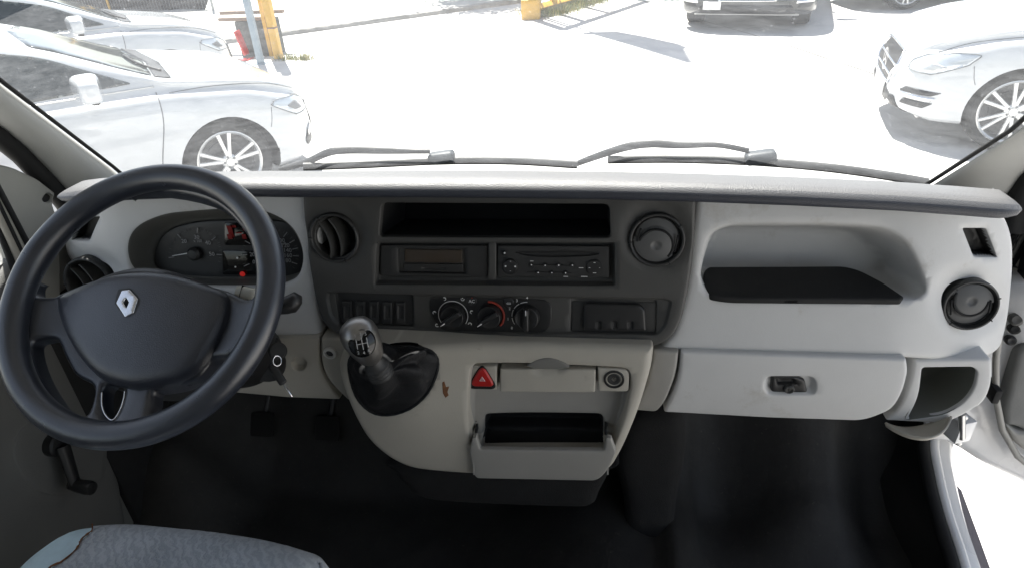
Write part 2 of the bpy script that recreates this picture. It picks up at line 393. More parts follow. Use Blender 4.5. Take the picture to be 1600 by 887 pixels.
# windscreen
def screen_pt(x, t, out=0):
    zt = 2.27; z = zG(x)-.05+(zt-zG(x)+.05)*t; xx = x*(1-.07*t)
    return Vector((xx, Gy(x)+.037-.75*(z-zG(x))+out*.8, z+out*.6))
V = []; Fc = []; nx, nz = 32, 14
for j in range(nz+1):
    for i in range(nx+1): V.append(screen_pt(-.86+1.70*i/nx, j/nz))
for j in range(nz):
    for i in range(nx): k = j*(nx+1)+i; Fc.append((k, k+1, k+nx+2, k+nx+1))
mk("windscreen", V, Fc, GLASS, van)

def pillar(name, E1, E2, bulge, mat):
    """trim lofted between its windscreen edge and its door edge, bulging into the cab"""
    V = []; Fc = []; n = 14; k = 18
    for i in range(k+1):
        t = i/k; a = Vector(E1(t)); b = Vector(E2(t)); m = (a+b)/2; inw = Vector((-math.copysign(1, m.x)*.75, -.6, -.1)).normalized()
        for j in range(n+1):
            s = j/n; p = a.lerp(b, s)+inw*bulge*math.sin(math.pi*min(1, s*1.0))**.7; V.append(p)
        V.append(b-inw*.06); V.append(a-inw*.06)
    wd = n+3
    for i in range(k):
        for j in range(wd): j2 = (j+1) % wd; Fc.append((i*wd+j, i*wd+j2, (i+1)*wd+j2, (i+1)*wd+j))
    return autos(mk(name, V, Fc, mat, van), 50)
def L2(a, b, e=1.0): return lambda t: np.array(a)+(np.array(b)-np.array(a))*t
def poly3(pts):
    P = [np.array(p, float) for p in pts]; d = np.cumsum([0]+[np.linalg.norm(P[i+1]-P[i]) for i in range(len(P)-1)]); d = d/d[-1]
    return lambda t: np.array([np.interp(t, d, [p[c] for p in P]) for c in range(3)])
PL = M("pillar_trim", (.38, .38, .36), .55, bump=.12, bscale=300, var=.04)
lE1 = poly3([onX(196, 284, -.80), onX(180, 270, -.80), onX(0, 134, -.775), (-.73, .56, 2.27)])
lE2 = poly3([onX(130, 330, -.845), onX(104, 296, -.845), onX(52, 240, -.845), onX(0, 196, -.835), (-.80, .46, 2.27)])
pillar("pillar_trim", lE1, lE2, .022, PL)
rE1 = poly3([onX(1438, 300, .765), onX(1455, 291, .765), onX(1600, 200, .745), (.73, .56, 2.27)])
rE2 = poly3([onX(1560, 360, .85), onX(1574, 300, .85), onX(1600, 268, .84), (.80, .46, 2.27)])
pillar("pillar_trim", rE1, rE2, .022, PL)
for E1, s in ((lE1, 1), (rE1, -1)):
    tube("windscreen_seal", [E1(t/20)+np.array([s*.004, .004, .004]) for t in range(21)], .0035, BKM, van, n=8)
for E2, s in ((lE2, -1), (rE2, 1)):
    tube("door_seal", [E2(t/20)+np.array([s*.02, -.002, 0]) for t in range(21)], .021, BKM, van, n=12)
# roof, bulkhead, side walls, floor
I = Matrix.Identity(4)
def T(x, y, z): return Matrix.Translation((x, y, z))
box("roof_lining", (1.78, 1.62, .05), T(0, -.12, 2.36), HEAD, van, .02)
box("roof_skin", (1.9, 1.75, .01), T(0, -.12, 2.40), WHITE, van, .003)
box("header_rail", (1.56, .12, .07), T(0, .62, 2.32), HEAD, van, .02)
box("shade_rail", (.10, 1.2, .22), T(.82, -.05, 2.24), HEAD, van, .02)  # unseen rails added to cut high-angle light from the door openings
box("shade_rail", (.10, 1.2, .14), T(-.82, -.05, 2.28), HEAD, van, .02)
box("bulkhead", (1.78, .03, 1.65), T(0, -.93, 1.55), HEAD, van, .005)
box("rear_pillar", (.08, .34, 1.6), T(-.87, -.72, 1.55), LG3, van, .02)
box("rear_pillar", (.08, .34, 1.6), T(.87, -.72, 1.55), LG3, van, .02)
# floor with toe board, firewall and wheel-arch swellings, one moulded rubber mat
def floor_h(x, y):
    z = .73+.0*x
    z += .42*sm((y-1.05)/.34)*(1.0)
    z += .10*math.exp(-((x-.18)/.20)**2)*float(sm((y-.2)/.6))          # tunnel
    z += .14*float(sm((x-.45)/.20))*float(sm((y-.85)/.25))*(1-float(sm((x-.68)/.12)))              # arch by the passenger's feet
    z += .20*float(sm((-.62-x)/.22))*float(sm((y-.80)/.25))
    z += .05*float(sm((x-.30)/.04))*float(sm((.42-x)/.05))*float(sm((y-.5)/.4))
    z += .006*noise.noise(Vector((x*9, y*9, 0)))+.003*noise.noise(Vector((x*30, y*22, 3)))
    return z
V = []; Fc = []; nx, ny = 120, 130
for j in range(ny+1):
    for i in range(nx+1):
        x = -.88+1.76*i/nx; y = -.93+2.36*j/ny; V.append((x, y, floor_h(x, y)))
for j in range(ny):
    for i in range(nx): k = j*(nx+1)+i; Fc.append((k, k+1, k+nx+2, k+nx+1))
mk("floor_mat", V, Fc, RUB, van)
box("side_lining", (.02, 2.0, .80), T(-.885, .10, 1.08), GREYTR, van, .003)
box("side_lining", (.02, .60, .66), T(-.87, 1.20, 1.04), BKM, van, .003)
box("side_lining", (.02, .24, .66), T(.885, 1.28, 1.04), BKM, van, .003)
box("firewall", (1.76, .02, .68), T(0, 1.40, 1.06), BKM, van, .003)
# black trim box under the centre console
UF = tiltY(.93, 1.1, 8)
relief("console_foot", UF, cat([(622, 730), (940, 735), (952, 745), (938, 775), (925, 797), (880, 800), (700, 792), (650, 782), (630, 765), (615, 745)], 5), CARP, van, edge=.03, skirt=.35, sp=.02)
relief("tunnel_trim", tiltY(1.02, 1.1, 12), cat([(985, 650), (1060, 645), (1075, 700), (1062, 780), (1040, 900), (985, 900), (975, 790), (960, 720)], 5), CARP, van, edge=.035, skirt=.2, sp=.02)
# passenger side kick panel and lower door aperture
KX = .80
kick = [onX(x, y, KX) for x, y in ((1395, 640), (1462, 645))]
ap = [onX(1452, 640, .87), onX(1443, 690, .87), onX(1450, 740, .87), onX(1464, 800, .87), onX(1486, 870, .87), onX(1510, 960, .87), onX(1535, 1060, .87)]
ap = [np.array(p) for p in ap]
top = np.array([.83, 1.16, 1.45])
curve = [np.array([.84, 1.13, 1.62]), np.array([.85, 1.15, 1.38])]+ap
curve = cat(curve, 8, False)
curve += [np.array([.87, y, curve[-1][2]]) for y in np.linspace(curve[-1][1]-.05, -.55, 12)]
tube("aperture_seal", curve, .012, BKM, van, n=12)
tube("aperture_flange", [p+np.array([.020, .001, 0]) for p in curve], .011, WHITE, van, n=10)
# kick panel: sheet from seal inwards/forwards
V = []; Fc = []; kc = [p for p in curve if p[2] < 1.16]; kk = len(kc); nn = 7
for p in kc:
    for j in range(nn+1):
        s = j/nn; V.append(p+np.array([.004-.12*s**1.6, .02+.38*s if p[1] > .5 else .0, -.0-.25*s*(1 if p[1] <= .9 else .15)]))
for i in range(kk-1):
    for j in range(nn): a = i*(nn+1)+j; Fc.append((a, a+1, a+nn+2, a+nn+1))
mk("kick_panel", V, Fc, CARP, van); kk = len(curve)
# white sill below the flange and grey step rubber further out
V = []; Fc = []
prof = [(.026, 0, .0), (.05, -.002, -.004), (.062, -.01, -.03), (.066, -.01, -.20)]
for p in curve:
    for q in prof: V.append(p+np.array([q[0], q[1], q[2]]))
for i in range(kk-1):
    for j in range(3): a = i*4+j; Fc.append((a, a+4, a+5, a+1))
mk("door_sill", V, Fc, WHITE, van)
st = cat([onX(1464, 712, .96), onX(1480, 760, .96), onX(1505, 830, .96), onX(1530, 900, .96), onX(1570, 1000, .96)], 8, False)
V = []; Fc = []
for i, p in enumerate(st):
    p = np.array(p); ww = .045*min(1, i/8)
    for q in ((-.05, 0, .004), (-.02, 0, .012), (ww-.02, -.01, .002), (ww-.015, -.01, -.12)): V.append(p+np.array(q))
for i in range(len(st)-1):
    for j in range(3): a = i*4+j; Fc.append((a, a+4, a+5, a+1))
mk("step_edge", V, Fc, VIOL, van)
# outside nose: cowl, bonnet and wings below the windscreen (white steel)
V = []; Fc = []; nx = 24
for i in range(nx+1):
    x = -.93+1.86*i/nx; g = Gy(x)
    for dy, z in ((-.02, zG(x)-.06), (.10, zG(x)-.075), (.13, zG(x)-.09), (.45, 1.22), (.68, .95), (.74, .55)): V.append((x, g+dy, z-.10*(abs(x)/.93)**4))
for i in range(nx):
    for j in range(5): a = i*6+j; Fc.append((a, a+6, a+7, a+1))
mk("bonnet", V, Fc, [WHITE, BK], van, mi=[1 if k % 5 < 2 else 0 for k in range(len(Fc))])

for sx in (-.425, .425):  # unseen visors added to keep direct sun off seat and wheel
    v = empty("shade_visor", (sx, .70, 2.28), "unseen pale visor added to shade the seat, hinged above the %s side of the windscreen, folded halfway down" % ("driver's" if sx < 0 else "passenger's"), "sun visor", "added sun-blocking visors under the roof")
    V, Fc = bevbox_vf(.815, .022, .42, .008, 3); mm = T(sx*.99, .86, 2.11) @ Matrix.Rotation(R(37), 4, 'X')
    autos(mk("visor_pad", xf(V, mm), Fc, HEAD, v), 50); tube("hinge_rod", [(sx-.2, .755, 2.26), (sx+.2, .755, 2.26)], .005, BK, v)

# =================================================================== DASHBOARD
dash = empty("dashboard", (0, .95, 1.2), "full-width grey van dashboard with dark centre panel and black grained top pad", "dashboard")
# --- top pad
pl = [(80, 326), (130, 321), (200, 316), (300, 312), (400, 311), (480, 312), (640, 312), (780, 313), (930, 315), (1080, 319), (1240, 325), (1400, 333), (1520, 342), (1604, 349)]
xs = np.array([p[0] for p in pl], float); ys = np.array([p[1] for p in pl], float)
V = []; Fc = []; n = 110
prof = [(.075, .010), (.03, .004), (.012, .0), (.003, .002), (-.002, .006), (-.003, .011), (-.001, .017), (.006, .0225), (.018, .0255), (.035, .0250), (.06, .022)]
XL, XR = None, None
for i in range(n+1):
    px_ = xs[0]+(xs[-1]-xs[0])*i/n; py_ = np.interp(px_, xs, ys); E_ = onY(px_, py_, .868)
    s = min(1, (i+.2)/5, (n-i+.2)/4); s = math.sqrt(max(0, 1-(1-s)**2)); s = max(s, .12)
    sweep = .035*max(0, abs(E_[0])-.55)**2/.06
    row = [(E_[0], E_[1]+sweep*0+dy+(1-s)*.03, E_[2]+.011+(dz-.011)*s) for dy, dz in prof]
    x = max(-.80, min(.775, E_[0])); g = (E_[0], Gy(x)+.03, zG(x)-.022); a = row[-1]
    for k in range(1, 11):
        t = k/10; row.append((a[0]+(g[0]-a[0])*t, a[1]+(g[1]-a[1])*t, a[2]+(g[2]-a[2])*t))
    V += row
m_ = len(prof)+10
for i in range(n):
    for j in range(m_-1): a = i*m_+j; Fc.append((a, a+m_, a+m_+1, a+1))
pad = mk("top_pad", V, Fc, PAD, dash)
box("leak_block", (1.50, .20, .20), T(0.0, 1.17, 1.38), BKM, dash, .01)  # hidden black block added to stop light leaking behind the fascia

FACE = tiltY(.90, 1.50, 12)
# --- driver's side fascia with the cluster hood
cl_out = cat([(198, 392), (203, 366), (222, 347), (258, 333), (300, 328), (345, 325), (400, 326), (435, 337), (458, 355), (471, 378), (475, 405), (467, 430), (450, 443), (420, 449), (350, 450), (280, 448), (225, 440), (205, 420)], 5)
dslot = rnd([(122, 340), (157, 338), (140, 377), (110, 376)], 3, 3)
fascL = rnd([(500, 300), (500, 531), (300, 533), (120, 530), (96, 480), (90, 440), (91, 395), (103, 345), (118, 320), (150, 300)], [0, 0, 20, 40, 30, 30, 30, 20, 15, 0])
def lean(a, b): return -.05*np.clip((-a-.62)/.15, 0, 2)**2
relief("driver_fascia", FACE, fascL, [LG, DG2, M('cluster_shade_grey', (.10, .10, .09), .6, bump=.1, bscale=400, var=.05)], dash,  # recess wall coloured darker to imitate the shade under the pad
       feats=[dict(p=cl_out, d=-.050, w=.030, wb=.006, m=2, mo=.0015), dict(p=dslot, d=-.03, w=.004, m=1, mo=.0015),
              dict(p=ell(140, 440, 60, 56), d=-.012, w=.03, rings=False)], edge=.012, skirt=.05, base=lean, sp=.010, holes=[ell(141, 440, 31, 30)], hedge=.002, hskirt=.01)
cl = relief("instrument_cluster", FACE.off(-.045), cat([(240, 400), (248, 375), (268, 357), (305, 347), (345, 344), (400, 344), (440, 346), (470, 358), (478, 395), (470, 425), (440, 434), (390, 434), (300, 433), (262, 428), (245, 418)], 5), [BK, BK], dash, edge=.003, skirt=.004, sp=.012)
CF_ = FACE.off(-.044)
def put(vf, fr, x, y, h=.001, rot=0): return xf(vf[0], fr.pm(x, y, h, rot)), vf[1]
mt = Multi()
def dial(cx, cy, rpx, labels):
    k = CF_.sc(cx, cy)
    for (ang, s, maj) in labels:
        x0, y0 = cx+rpx*math.cos(R(ang)), cy-rpx*.95*math.sin(R(ang)); x1, y1 = cx+rpx*(.80 if maj else .9)*math.cos(R(ang)), cy-rpx*.95*(.80 if maj else .9)*math.sin(R(ang))
        mt.add(tube_vf([CF_.P(x0, y0, .0025), CF_.P(x1, y1, .0025)], .0008 if maj else .0004, 5), 0 if maj else 1)
        if s:
            x2, y2 = cx+rpx*.62*math.cos(R(ang)), cy-rpx*.60*math.sin(R(ang)); V_, F_ = put(text_vf(s, .0105), CF_, x2, y2, .002); mt.add((V_, F_), 0)
dial(305, 396, 42, [(190, "", 1), (150, "", 0), (132, "20", 1), (112, "", 0), (85, "30", 1), (62, "", 0), (40, "40", 1), (20, "", 0), (-3, "50", 1)]+[(a, "", 0) for a in range(-20, 190, 9)])
mt.add(put(text_vf("x 100", .007), CF_, 309, 377, .002), 0); DIM = M("dim_print", (.10, .10, .10), .7)
mt.build("rev_counter_print", [GYM, DIM], cl); mt = Multi()
dial(422, 398, 45, [(a, "", 0) for a in range(-30, 210, 10)]+[(54, "100", 1), (32, "120", 1), (14, "140", 1), (-3, "160", 1), (-20, "180", 1), (90, "80", 1), (120, "60", 1), (150, "40", 1), (180, "20", 1), (205, "0", 1)])

mt.add(put(text_vf("km/h", .007), CF_, 442, 381, .002), 0); mt.build("speedometer_print", [GYM, DIM], cl)
tube("needle", [CF_.P(304, 394, .008), CF_.P(296, 395.5, .008), CF_.P(269, 400, .007)], [.0022, .0012, .0006], WHM, cl, n=6)
lathe("needle_hub", [(.012, 0), (.012, .006), (.008, .010), (.001, .0105)], CF_.pm(305, 396, .001), BK, cl, 24)
tube("needle", [CF_.P(425, 400, .008), CF_.P(404, 412, .007)], [.0018, .0006], WHM, cl, n=6)
relief("display_window", CF_, rnd([(350, 347), (394, 347), (396, 384), (350, 384)], 4), GLB, cl, edge=.002, skirt=.002, sp=.03)
relief("display_window", CF_, rnd([(347, 391), (408, 391), (408, 430), (347, 430)], 4), GLB, cl, edge=.002, skirt=.002, sp=.03)
dm = Multi()
for x0, y0, x1, y1 in ((358, 352, 362, 372), (363, 352, 368, 356), (356, 366, 362, 374), (369, 363, 377, 365), (379, 366, 384, 374), (380, 353, 385, 361)):
    a = CF_.P(x0, y1, .003); b = CF_.P(x1, y0, .003); c = (a+b)/2; V_, F_ = bevbox_vf(abs(b[0]-a[0]), .0006, abs(b[2]-a[2]), 0); dm.add((V_, F_), 0, Matrix.Translation(c))
dm.build("display_segments", REDD, cl)
lathe("warning_lamp", [(.0045, 0), (.0045, .001), (.001, .0012)], CF_.pm(379, 428, .003), REDL, cl, 20, sx=1.1)
lathe("warning_lamp", [(.0018, 0), (.0018, .001)], CF_.pm(371, 403, .003), WHM, cl, 12)
lathe("warning_lamp", [(.0014, 0), (.0014, .001)], CF_.pm(368, 417, .003), WHM, cl, 12)

FLP = M("flap_grey", (.095, .095, .093), .5, bump=.12, bscale=600, var=.06)
# --- round air vents
def vent(cx, cy, rpx, fr, kind, rot=0, h=.004, ry=1):
    r = rpx*fr.sc(cx, cy); m = fr.pm(cx, cy, h, rot)
    ring = lathe("air_vent", [(r*1.0, -.02), (r*1.0, .002), (r*.985, .006), (r*.95, .0085), (r*.90, .0085), (r*.865, .006), (r*.84, .0), (r*.80, -.012), (r*.76, -.035)], m, [DG2], dash, 64, cap=False, ang=60)
    if kind == 'open':
        lathe("duct", [(r*.8, -.03), (r*.3, -.05), (.001, -.052)], m, BKM, ring, 32, cap=False)
        for k, ox in enumerate((-.32, .12)):
            V = []; Fc = []
            for i in range(15):
                s = -1+2*i/14; y = s*r*.74; x = (ox+.30*(1-s*s)-.25+.1*s*s)*r
                for dz, dx in ((.004, 0), (.004, .0024), (-.022, .008), (-.022, .0055)): V.append((x+dx-(.12*r*(s+1)*0), y, dz*(1-.3*s*s)))
            for i in range(14):
                for j in range(4): j2 = (j+1) % 4; Fc.append((i*4+j, (i+1)*4+j, (i+1)*4+j2, i*4+j2))
            autos(mk("vane", xf(V, m), Fc, DG, ring), 40)
    else:
        # closed barrel: a domed disc split by two curved seams, a dimpled tab in the middle
        def dome(rr): return .0035+.0050*(1-(rr/(.80*r))**2)
        V = []; Fc = []; I_ = []; nr, na = 26, 72
        V.append((0, 0, dome(0)))
        for i in range(1, nr+1):
            for j in range(na):
                rr = .815*r*i/nr; t = 2*math.pi*j/na; x, y = rr*math.cos(t), rr*math.sin(t); z = dome(rr)
                xx, yy = x/r, y/r
                c1 = math.hypot(xx+.10, yy+.18)-.60
                g = math.exp(-(c1/.022)**2)*(1 if (xx+yy) > -.35 else 0)
                z -= .004*g
                if c1 > 0 and (xx+yy) > -.3: z -= .004*min(1, c1/.1)
                d = math.hypot(xx+.08, yy+.16); z -= .0025*math.exp(-(d/.15)**4)
                V.append((x, y, z))
        for j in range(na): Fc.append((0, 1+j, 1+(j+1) % na))
        for i in range(nr-1):
            for j in range(na): a = 1+i*na+j; b = 1+i*na+(j+1) % na; Fc.append((a, a+na, b+na, b))
        mk("flap", xf(V, m), Fc, FLP, ring); lathe("duct", [(r*.83, -.004), (r*.5, -.03), (.001, -.03)], m, BKM, ring, 32, cap=False)
        # seams
        s1 = []
        for k in range(25):
            t = R(-62+k*(205/24)); x, y = -.10*r+.60*r*math.cos(t), -.18*r+.60*r*math.sin(t)
            if math.hypot(x, y) < .80*r: s1.append((x, y, dome(math.hypot(x, y))-.0005))
        V_, F_ = tube_vf(s1, .0019, 6); mk("seam", xf(V_, m), F_, BKM, ring)
        for (xa, ya, xb, yb) in ((-.66, .18, -.40, .60), (.46, -.60, .74, -.06)):
            V_, F_ = tube_vf([((xa+(xb-xa)*q/6)*r, (ya+(yb-ya)*q/6)*r, dome(.6*r)+.0002) for q in range(7)], .0015, 6); mk("seam", xf(V_, m), F_, BKM, ring)
        s2 = [(.80*r*math.cos(R(a)), .80*r*math.sin(R(a)), .0005) for a in range(0, 360, 8)]
        V_, F_ = tube_vf(s2, .0013, 6, closed=True); mk("seam", xf(V_, m), F_, BKM, ring)
    for a in (75, 190, 285, 20):   # little ticks moulded in the rim
        V_, F_ = bevbox_vf(.002, .006, .0015, .0004, 1); mk("tick", xf(V_, m @ Matrix.Rotation(R(a), 4, 'Z') @ Matrix.Translation((0, r*.93, .0085))), F_, BKM, ring)
    return ring
vent(141, 440, 37, FACE.off(-.022), 'open', R(20), .0)

# --- passenger's fascia with the open tray
fascR = rnd([(1088, 300), (1500, 318), (1570, 330), (1586, 370), (1586, 425), (1578, 500), (1566, 545), (1545, 560), (1400, 559), (1150, 553), (1026, 549), (1050, 520), (1070, 450)], [0, 0, 20, 25, 25, 25, 14, 12, 0, 0, 0, 10, 10])
tray = rnd([(1094, 400), (1103, 362), (1140, 346), (1300, 345), (1385, 350), (1425, 375), (1443, 420), (1449, 455), (1430, 469), (1260, 467), (1150, 465), (1108, 463), (1093, 440)], [25, 20, 20, 40, 30, 30, 25, 12, 8, 40, 25, 15, 20])
dslotR = rnd([(1503, 356), (1541, 356), (1559, 403), (1521, 402)], 4, 3)
def leanR(a, b): return -.045*np.clip((a-.60)/.16, 0, 2)**2
pf = relief("passenger_fascia", FACE, fascR, [LG, DG2, LG3], dash,
       feats=[dict(p=tray, d=-.115, w=.042, wb=.010), dict(p=dslotR, d=-.03, w=.004, m=1, mo=.0015),
              dict(p=ell(1512, 470, 68, 64), d=-.010, w=.035, rings=False)], edge=.012, skirt=.06, base=leanR, sp=.010, holes=[ell(1514, 475, 38, 36)], hedge=.002, hskirt=.01)
# black rubber liner lying on the floor of the tray, with raised lips
e0 = FACE.P(1250, 466, -.004); TLF = Frame(e0+np.array([0, 0, .008]), (0, -.10, 1), (0, 1, 0))
relief("tray_liner", TLF, rnd([(1099, 425), (1106, 416), (1320, 415), (1345, 422), (1380, 440), (1414, 463), (1408, 467), (1140, 465), (1108, 460), (1099, 445)], [8, 10, 20, 10, 10, 5, 3, 20, 10, 8]), BKM, pf, edge=.004, skirt=.006, sp=.014)
vent(1514, 475, 45, FACE.off(-.030), 'closed', R(215), .0)

# --- dark centre panel
CEN = FACE.off(.010)
cen = rnd([(472, 296), (1089, 296), (1085, 380), (1080, 430), (1066, 500), (1050, 530), (1020, 543), (800, 541), (640, 538), (545, 530), (505, 512), (492, 470), (480, 400), (473, 330)], [0, 0, 30, 30, 30, 25, 25, 0, 0, 25, 25, 25, 20, 20])
fe = [dict(p=rnd([(588, 379), (961, 379), (961, 447), (585, 445)], 4), d=-.016, w=.003),
      dict(p=rnd([(510, 455), (700, 460), (1040, 465), (1052, 470), (1042, 510), (1028, 525), (700, 521), (528, 511), (514, 495), (508, 465)], 8), d=-.0055, w=.005),
      dict(p=rnd([(520, 457), (645, 460), (646, 513), (527, 509)], 6), d=-.006, w=.003, m=1, mo=.001),
      dict(p=ell(524, 366, 54, 56), d=-.005, w=.014, rings=False), dict(p=ell(1027, 368, 58, 60), d=-.005, w=.014, rings=False),
      dict(p=rnd([(892, 467), (1027, 470), (1026, 523), (890, 520)], 4), d=-.004, w=.0015)]
holesC = [ell(524, 371, 33, 33), ell(1026, 374, 38, 38), rnd([(596, 317), (952, 319), (954, 372), (690, 371), (592, 370)], [10, 10, 6, 0, 6])]
cp = relief("centre_panel", CEN, cen, [DG, DG2], dash, feats=fe, holes=holesC, edge=.006, skirt=.03, sp=.010, hskirt=.012, hedge=.002)
# stowage box behind the opening
PB = FACE
b0 = np.array(CEN.px([(592, 313), (956, 315), (958, 374), (588, 373)])); 
V = []; Fc = []
for d_ in (.0, .13):
    for a, b in b0: V.append(CEN.pt(a*(1-.04*(d_ > 0)), b, -.006-d_))
Fc = [(0, 1, 5, 4), (1, 2, 6, 5), (2, 3, 7, 6), (3, 0, 4, 7), (4, 5, 6, 7)]
mk("stowage_box", V, Fc, BKM, cp, smooth=False)
vent(524, 371, 39, CEN, 'open', R(14), -.006)
vent(1026, 374, 45, CEN, 'closed', R(20), -.006)
# radio bay: divider, blanking unit with small drawer, radio
S = CEN.off(-.016)
relief("bay_divider", S, [(763, 379), (775, 379), (775, 437), (763, 436)], DG, cp, edge=.002, skirt=.001, base=lambda a, b: .012+0*a, sp=.02)
du = relief("blanking_drawer", S, rnd([(594, 383), (762, 384), (762, 434), (594, 432)], 4), DG2, cp, edge=.002, skirt=.006, base=lambda a, b: .006+0*a, sp=.012,
       feats=[dict(p=rnd([(620, 387), (728, 388), (729, 429), (622, 427)], 5), d=-.010, w=.0035)])
relief("drawer_window", S, rnd([(632, 390), (722, 391), (722, 411), (632, 410)], 3), AMB, du, edge=.001, skirt=.004, base=lambda a, b: .003+0*a, sp=.02)
relief("drawer_front", S, rnd([(630, 412), (724, 413), (724, 426), (630, 424)], 3), DG2, du, edge=.0015, skirt=.004, base=lambda a, b: .004+0*a, sp=.02, feats=[dict(p=[(658, 417), (698, 418), (698, 422), (658, 421)], d=-.002, w=.0008)])
ra = relief("radio", S, rnd([(777, 384), (952, 385), (952, 434), (777, 433)], 3), [DG2, BK], cp, edge=.002, skirt=.008, base=lambda a, b: .008+0*a, sp=.012,
       feats=[dict(p=cat([(803, 394), (830, 393), (890, 392), (935, 395), (925, 400), (880, 402), (830, 401)], 4), d=-.003, w=.002, m=1)])
RF = S.off(.009)
lathe("radio_knob", [(.0125, -.002), (.0125, .002), (.011, .004), (.008, .0045), (.001, .004)], RF.pm(797, 416, .0), BK, ra, 36)
lathe("radio_knob", [(.0125, -.002), (.0125, .001), (.0115, .002), (.001, .0022)], RF.pm(929, 418, .0), BK, ra, 36)
lathe("radio_knob", [(.0042, 0), (.0042, .003), (.003, .004), (.001, .004)], RF.pm(788.5, 395.5, .0), BKM, ra, 20)
rp = Multi()
def dot(fr, x, y, r_, h): V_, F_ = lathe_vf([(r_, 0), (r_, .0004)], 10); rp.add((V_, F_), 0, fr.pm(x, y, h))
def bar(fr, x, y, wx, hy, h, M_=None): V_, F_ = bevbox_vf(wx, hy, .0004, 0); (M_ or rp).add((V_, F_), 0, fr.pm(x, y, h))
for i in range(4): dot(RF, 830.5+i*21.3, 415-.2*i if i else 414, .0011, .0034)
for i in range(3): dot(RF, 841+i*21.4, 426+.3*i, .0011, .0034)
dot(RF, 788.5, 395.5, .0014, .005)
for x, y in ((790, 416), (805, 416.5)): dot(RF, x, y, .0013, .0045)
for x, y in ((797.5, 408.5), (797.5, 423.5)): bar(RF, x, y, .002, .0006, .0045)
for x, y, w_ in ((831, 408, .005), (908, 418.5, .007), (884, 432, .007), (913, 432, .010), (929, 410.5, .003), (929, 426.5, .005), (921, 418.5, .0025), (937, 418.5, .001)): bar(RF, x, y, w_, .0009, .0028)
rp.build("radio_print", WHM, ra)
bt = Multi(); ln = []
for i in range(4): bt.add(lathe_vf([(.0034, 0), (.0034, .002), (.0028, .003), (.0005, .003)], 16), 0, RF.pm(830.5+i*21.3, 414, -.0006))
for i in range(3): bt.add(lathe_vf([(.0034, 0), (.0034, .002), (.0028, .003), (.0005, .003)], 16), 0, RF.pm(841+i*21.4, 426, -.0006))
bt.build("preset_buttons", BK, ra)
gm = Multi(); V_, F_ = bevbox_vf(.064, .0008, .0006, 0); gm.add((V_, F_), 0, RF.pm(862, 414.3, .0)); V_, F_ = bevbox_vf(.07, .0008, .0006, 0); gm.add((V_, F_), 0, RF.pm(858, 425.5, .0)); gm.build("button_groove", BKM, ra)
# rocker switches
SW = CEN.off(-.0095)
for i, x in enumerate((541.5, 562, 583.5, 604.5, 625.5)):
    sw = relief("rocker_switch", SW, rnd([(x-7.5, 470+i*.5), (x+7.5, 470.3+i*.5), (x+7.5, 504+i*.7), (x-7.5, 503.6+i*.7)], 3), DG2, cp, edge=.002, skirt=.004, base=lambda a, b: .003+0*a, sp=.006,
           feats=[dict(p=rnd([(x-5, 476), (x+5, 476), (x+5, 499), (x-5, 499)], 3), d=-.002, w=.003)])
# climate panel
cl_ = relief("climate_panel", CEN.off(-.005), rnd([(672, 464), (850, 468), (862, 475), (862, 505), (852, 519), (690, 517), (677, 500), (670, 480)], [6, 10, 12, 14, 8, 14, 20, 20]), BK, cp, edge=.002, skirt=.003, base=lambda a, b: .0015+0*a, sp=.015)
CL = CEN.off(-.003)
for x, y, a, kx in ((708, 492, 35, 1), (765, 492.5, 35, 1), (823.5, 494, 90, 1)):
    m = CL.pm(x, y, .001)
    kb = lathe("control_knob", [(.0205, 0), (.0200, .006), (.0185, .011), (.0175, .0115), (.016, .0105), (.001, .0105)], m, [BK], cl_, 48, ang=40)
    V_, F_ = bevbox_vf(.037, .0085, .013, .003, 3); autos(mk("knob_grip", xf(V_, m @ Matrix.Rotation(R(a), 4, 'Z') @ Matrix.Translation((0, 0, .0135))), F_, BK, kb), 40)
    V_, F_ = bevbox_vf(.009, .0016, .0006, 0); mk("knob_mark", xf(V_, m @ Matrix.Rotation(R(a+180 if a == 35 else a), 4, 'Z') @ Matrix.Translation((.0135 if a == 90 else .0165, 0, .0204 if a == 90 else .0198))), F_, WHM, kb)
cpn = Multi()
def arcline(x, y, r_, a0, a1, th, mi=0):
    V_, F_ = tube_vf(arc(0, 0, r_, a0, a1, 30), th, 5); cpn.add((V_, F_), mi, CL.pm(x, y, .0006))
arcline(708, 492, .0245, -35, 215, .0006); 
for k in range(4): arcline(823.5, 494, .0245, 88+k*33, 115+k*33, .0006)
for ang, s in ((90, "4"), (122, "3"), (155, "2"), (188, "1"), (218, "0")):
    x, y = 823.5+30*math.cos(R(ang)), 494-29*math.sin(R(ang)); cpn.add(put(text_vf(s, .0065), CL, x, y, .0008), 0)
cpn.add(put(text_vf("AC", .0075), CL, 737, 470.5, .0028), 0)
for ang in (-28, 10, 60, 118, 172, 212):
    x, y = 708+29.5*math.cos(R(ang)), 492-29*math.sin(R(ang)); V_, F_ = tube_vf(arc(0, 0, .0026, 20, 250, 8), .0006, 4); cpn.add((V_, F_), 0, CL.pm(x, y, .0008, R(ang*2)))
    V_, F_ = lathe_vf([(.0009, 0), (.0009, .0004)], 8); cpn.add((V_, F_), 0, CL.pm(x, y-1.5, .0008))
V_, F_ = tube_vf([(-.003, -.001, 0), (.003, -.001, 0), (.003, .001, 0), (-.0025, .001, 0), (-.0035, 0, 0)], .0005, 4, closed=True); cpn.add((V_, F_), 0, CL.pm(795, 473.5, .0028))
cpn.add(lathe_vf([(.0012, 0), (.0012, .0004)], 8), 1, CL.pm(737.5, 465, .0028))
cpn.build("climate_print", [WHM, REDP], cl_); V_, F_ = tube_vf(arc(0, 0, .0235, -45, 95, 30), .0021, 5); mk('temperature_arc', xf(V_, CL.pm(765, 492.5, .0006)), F_, REDP, cl_)
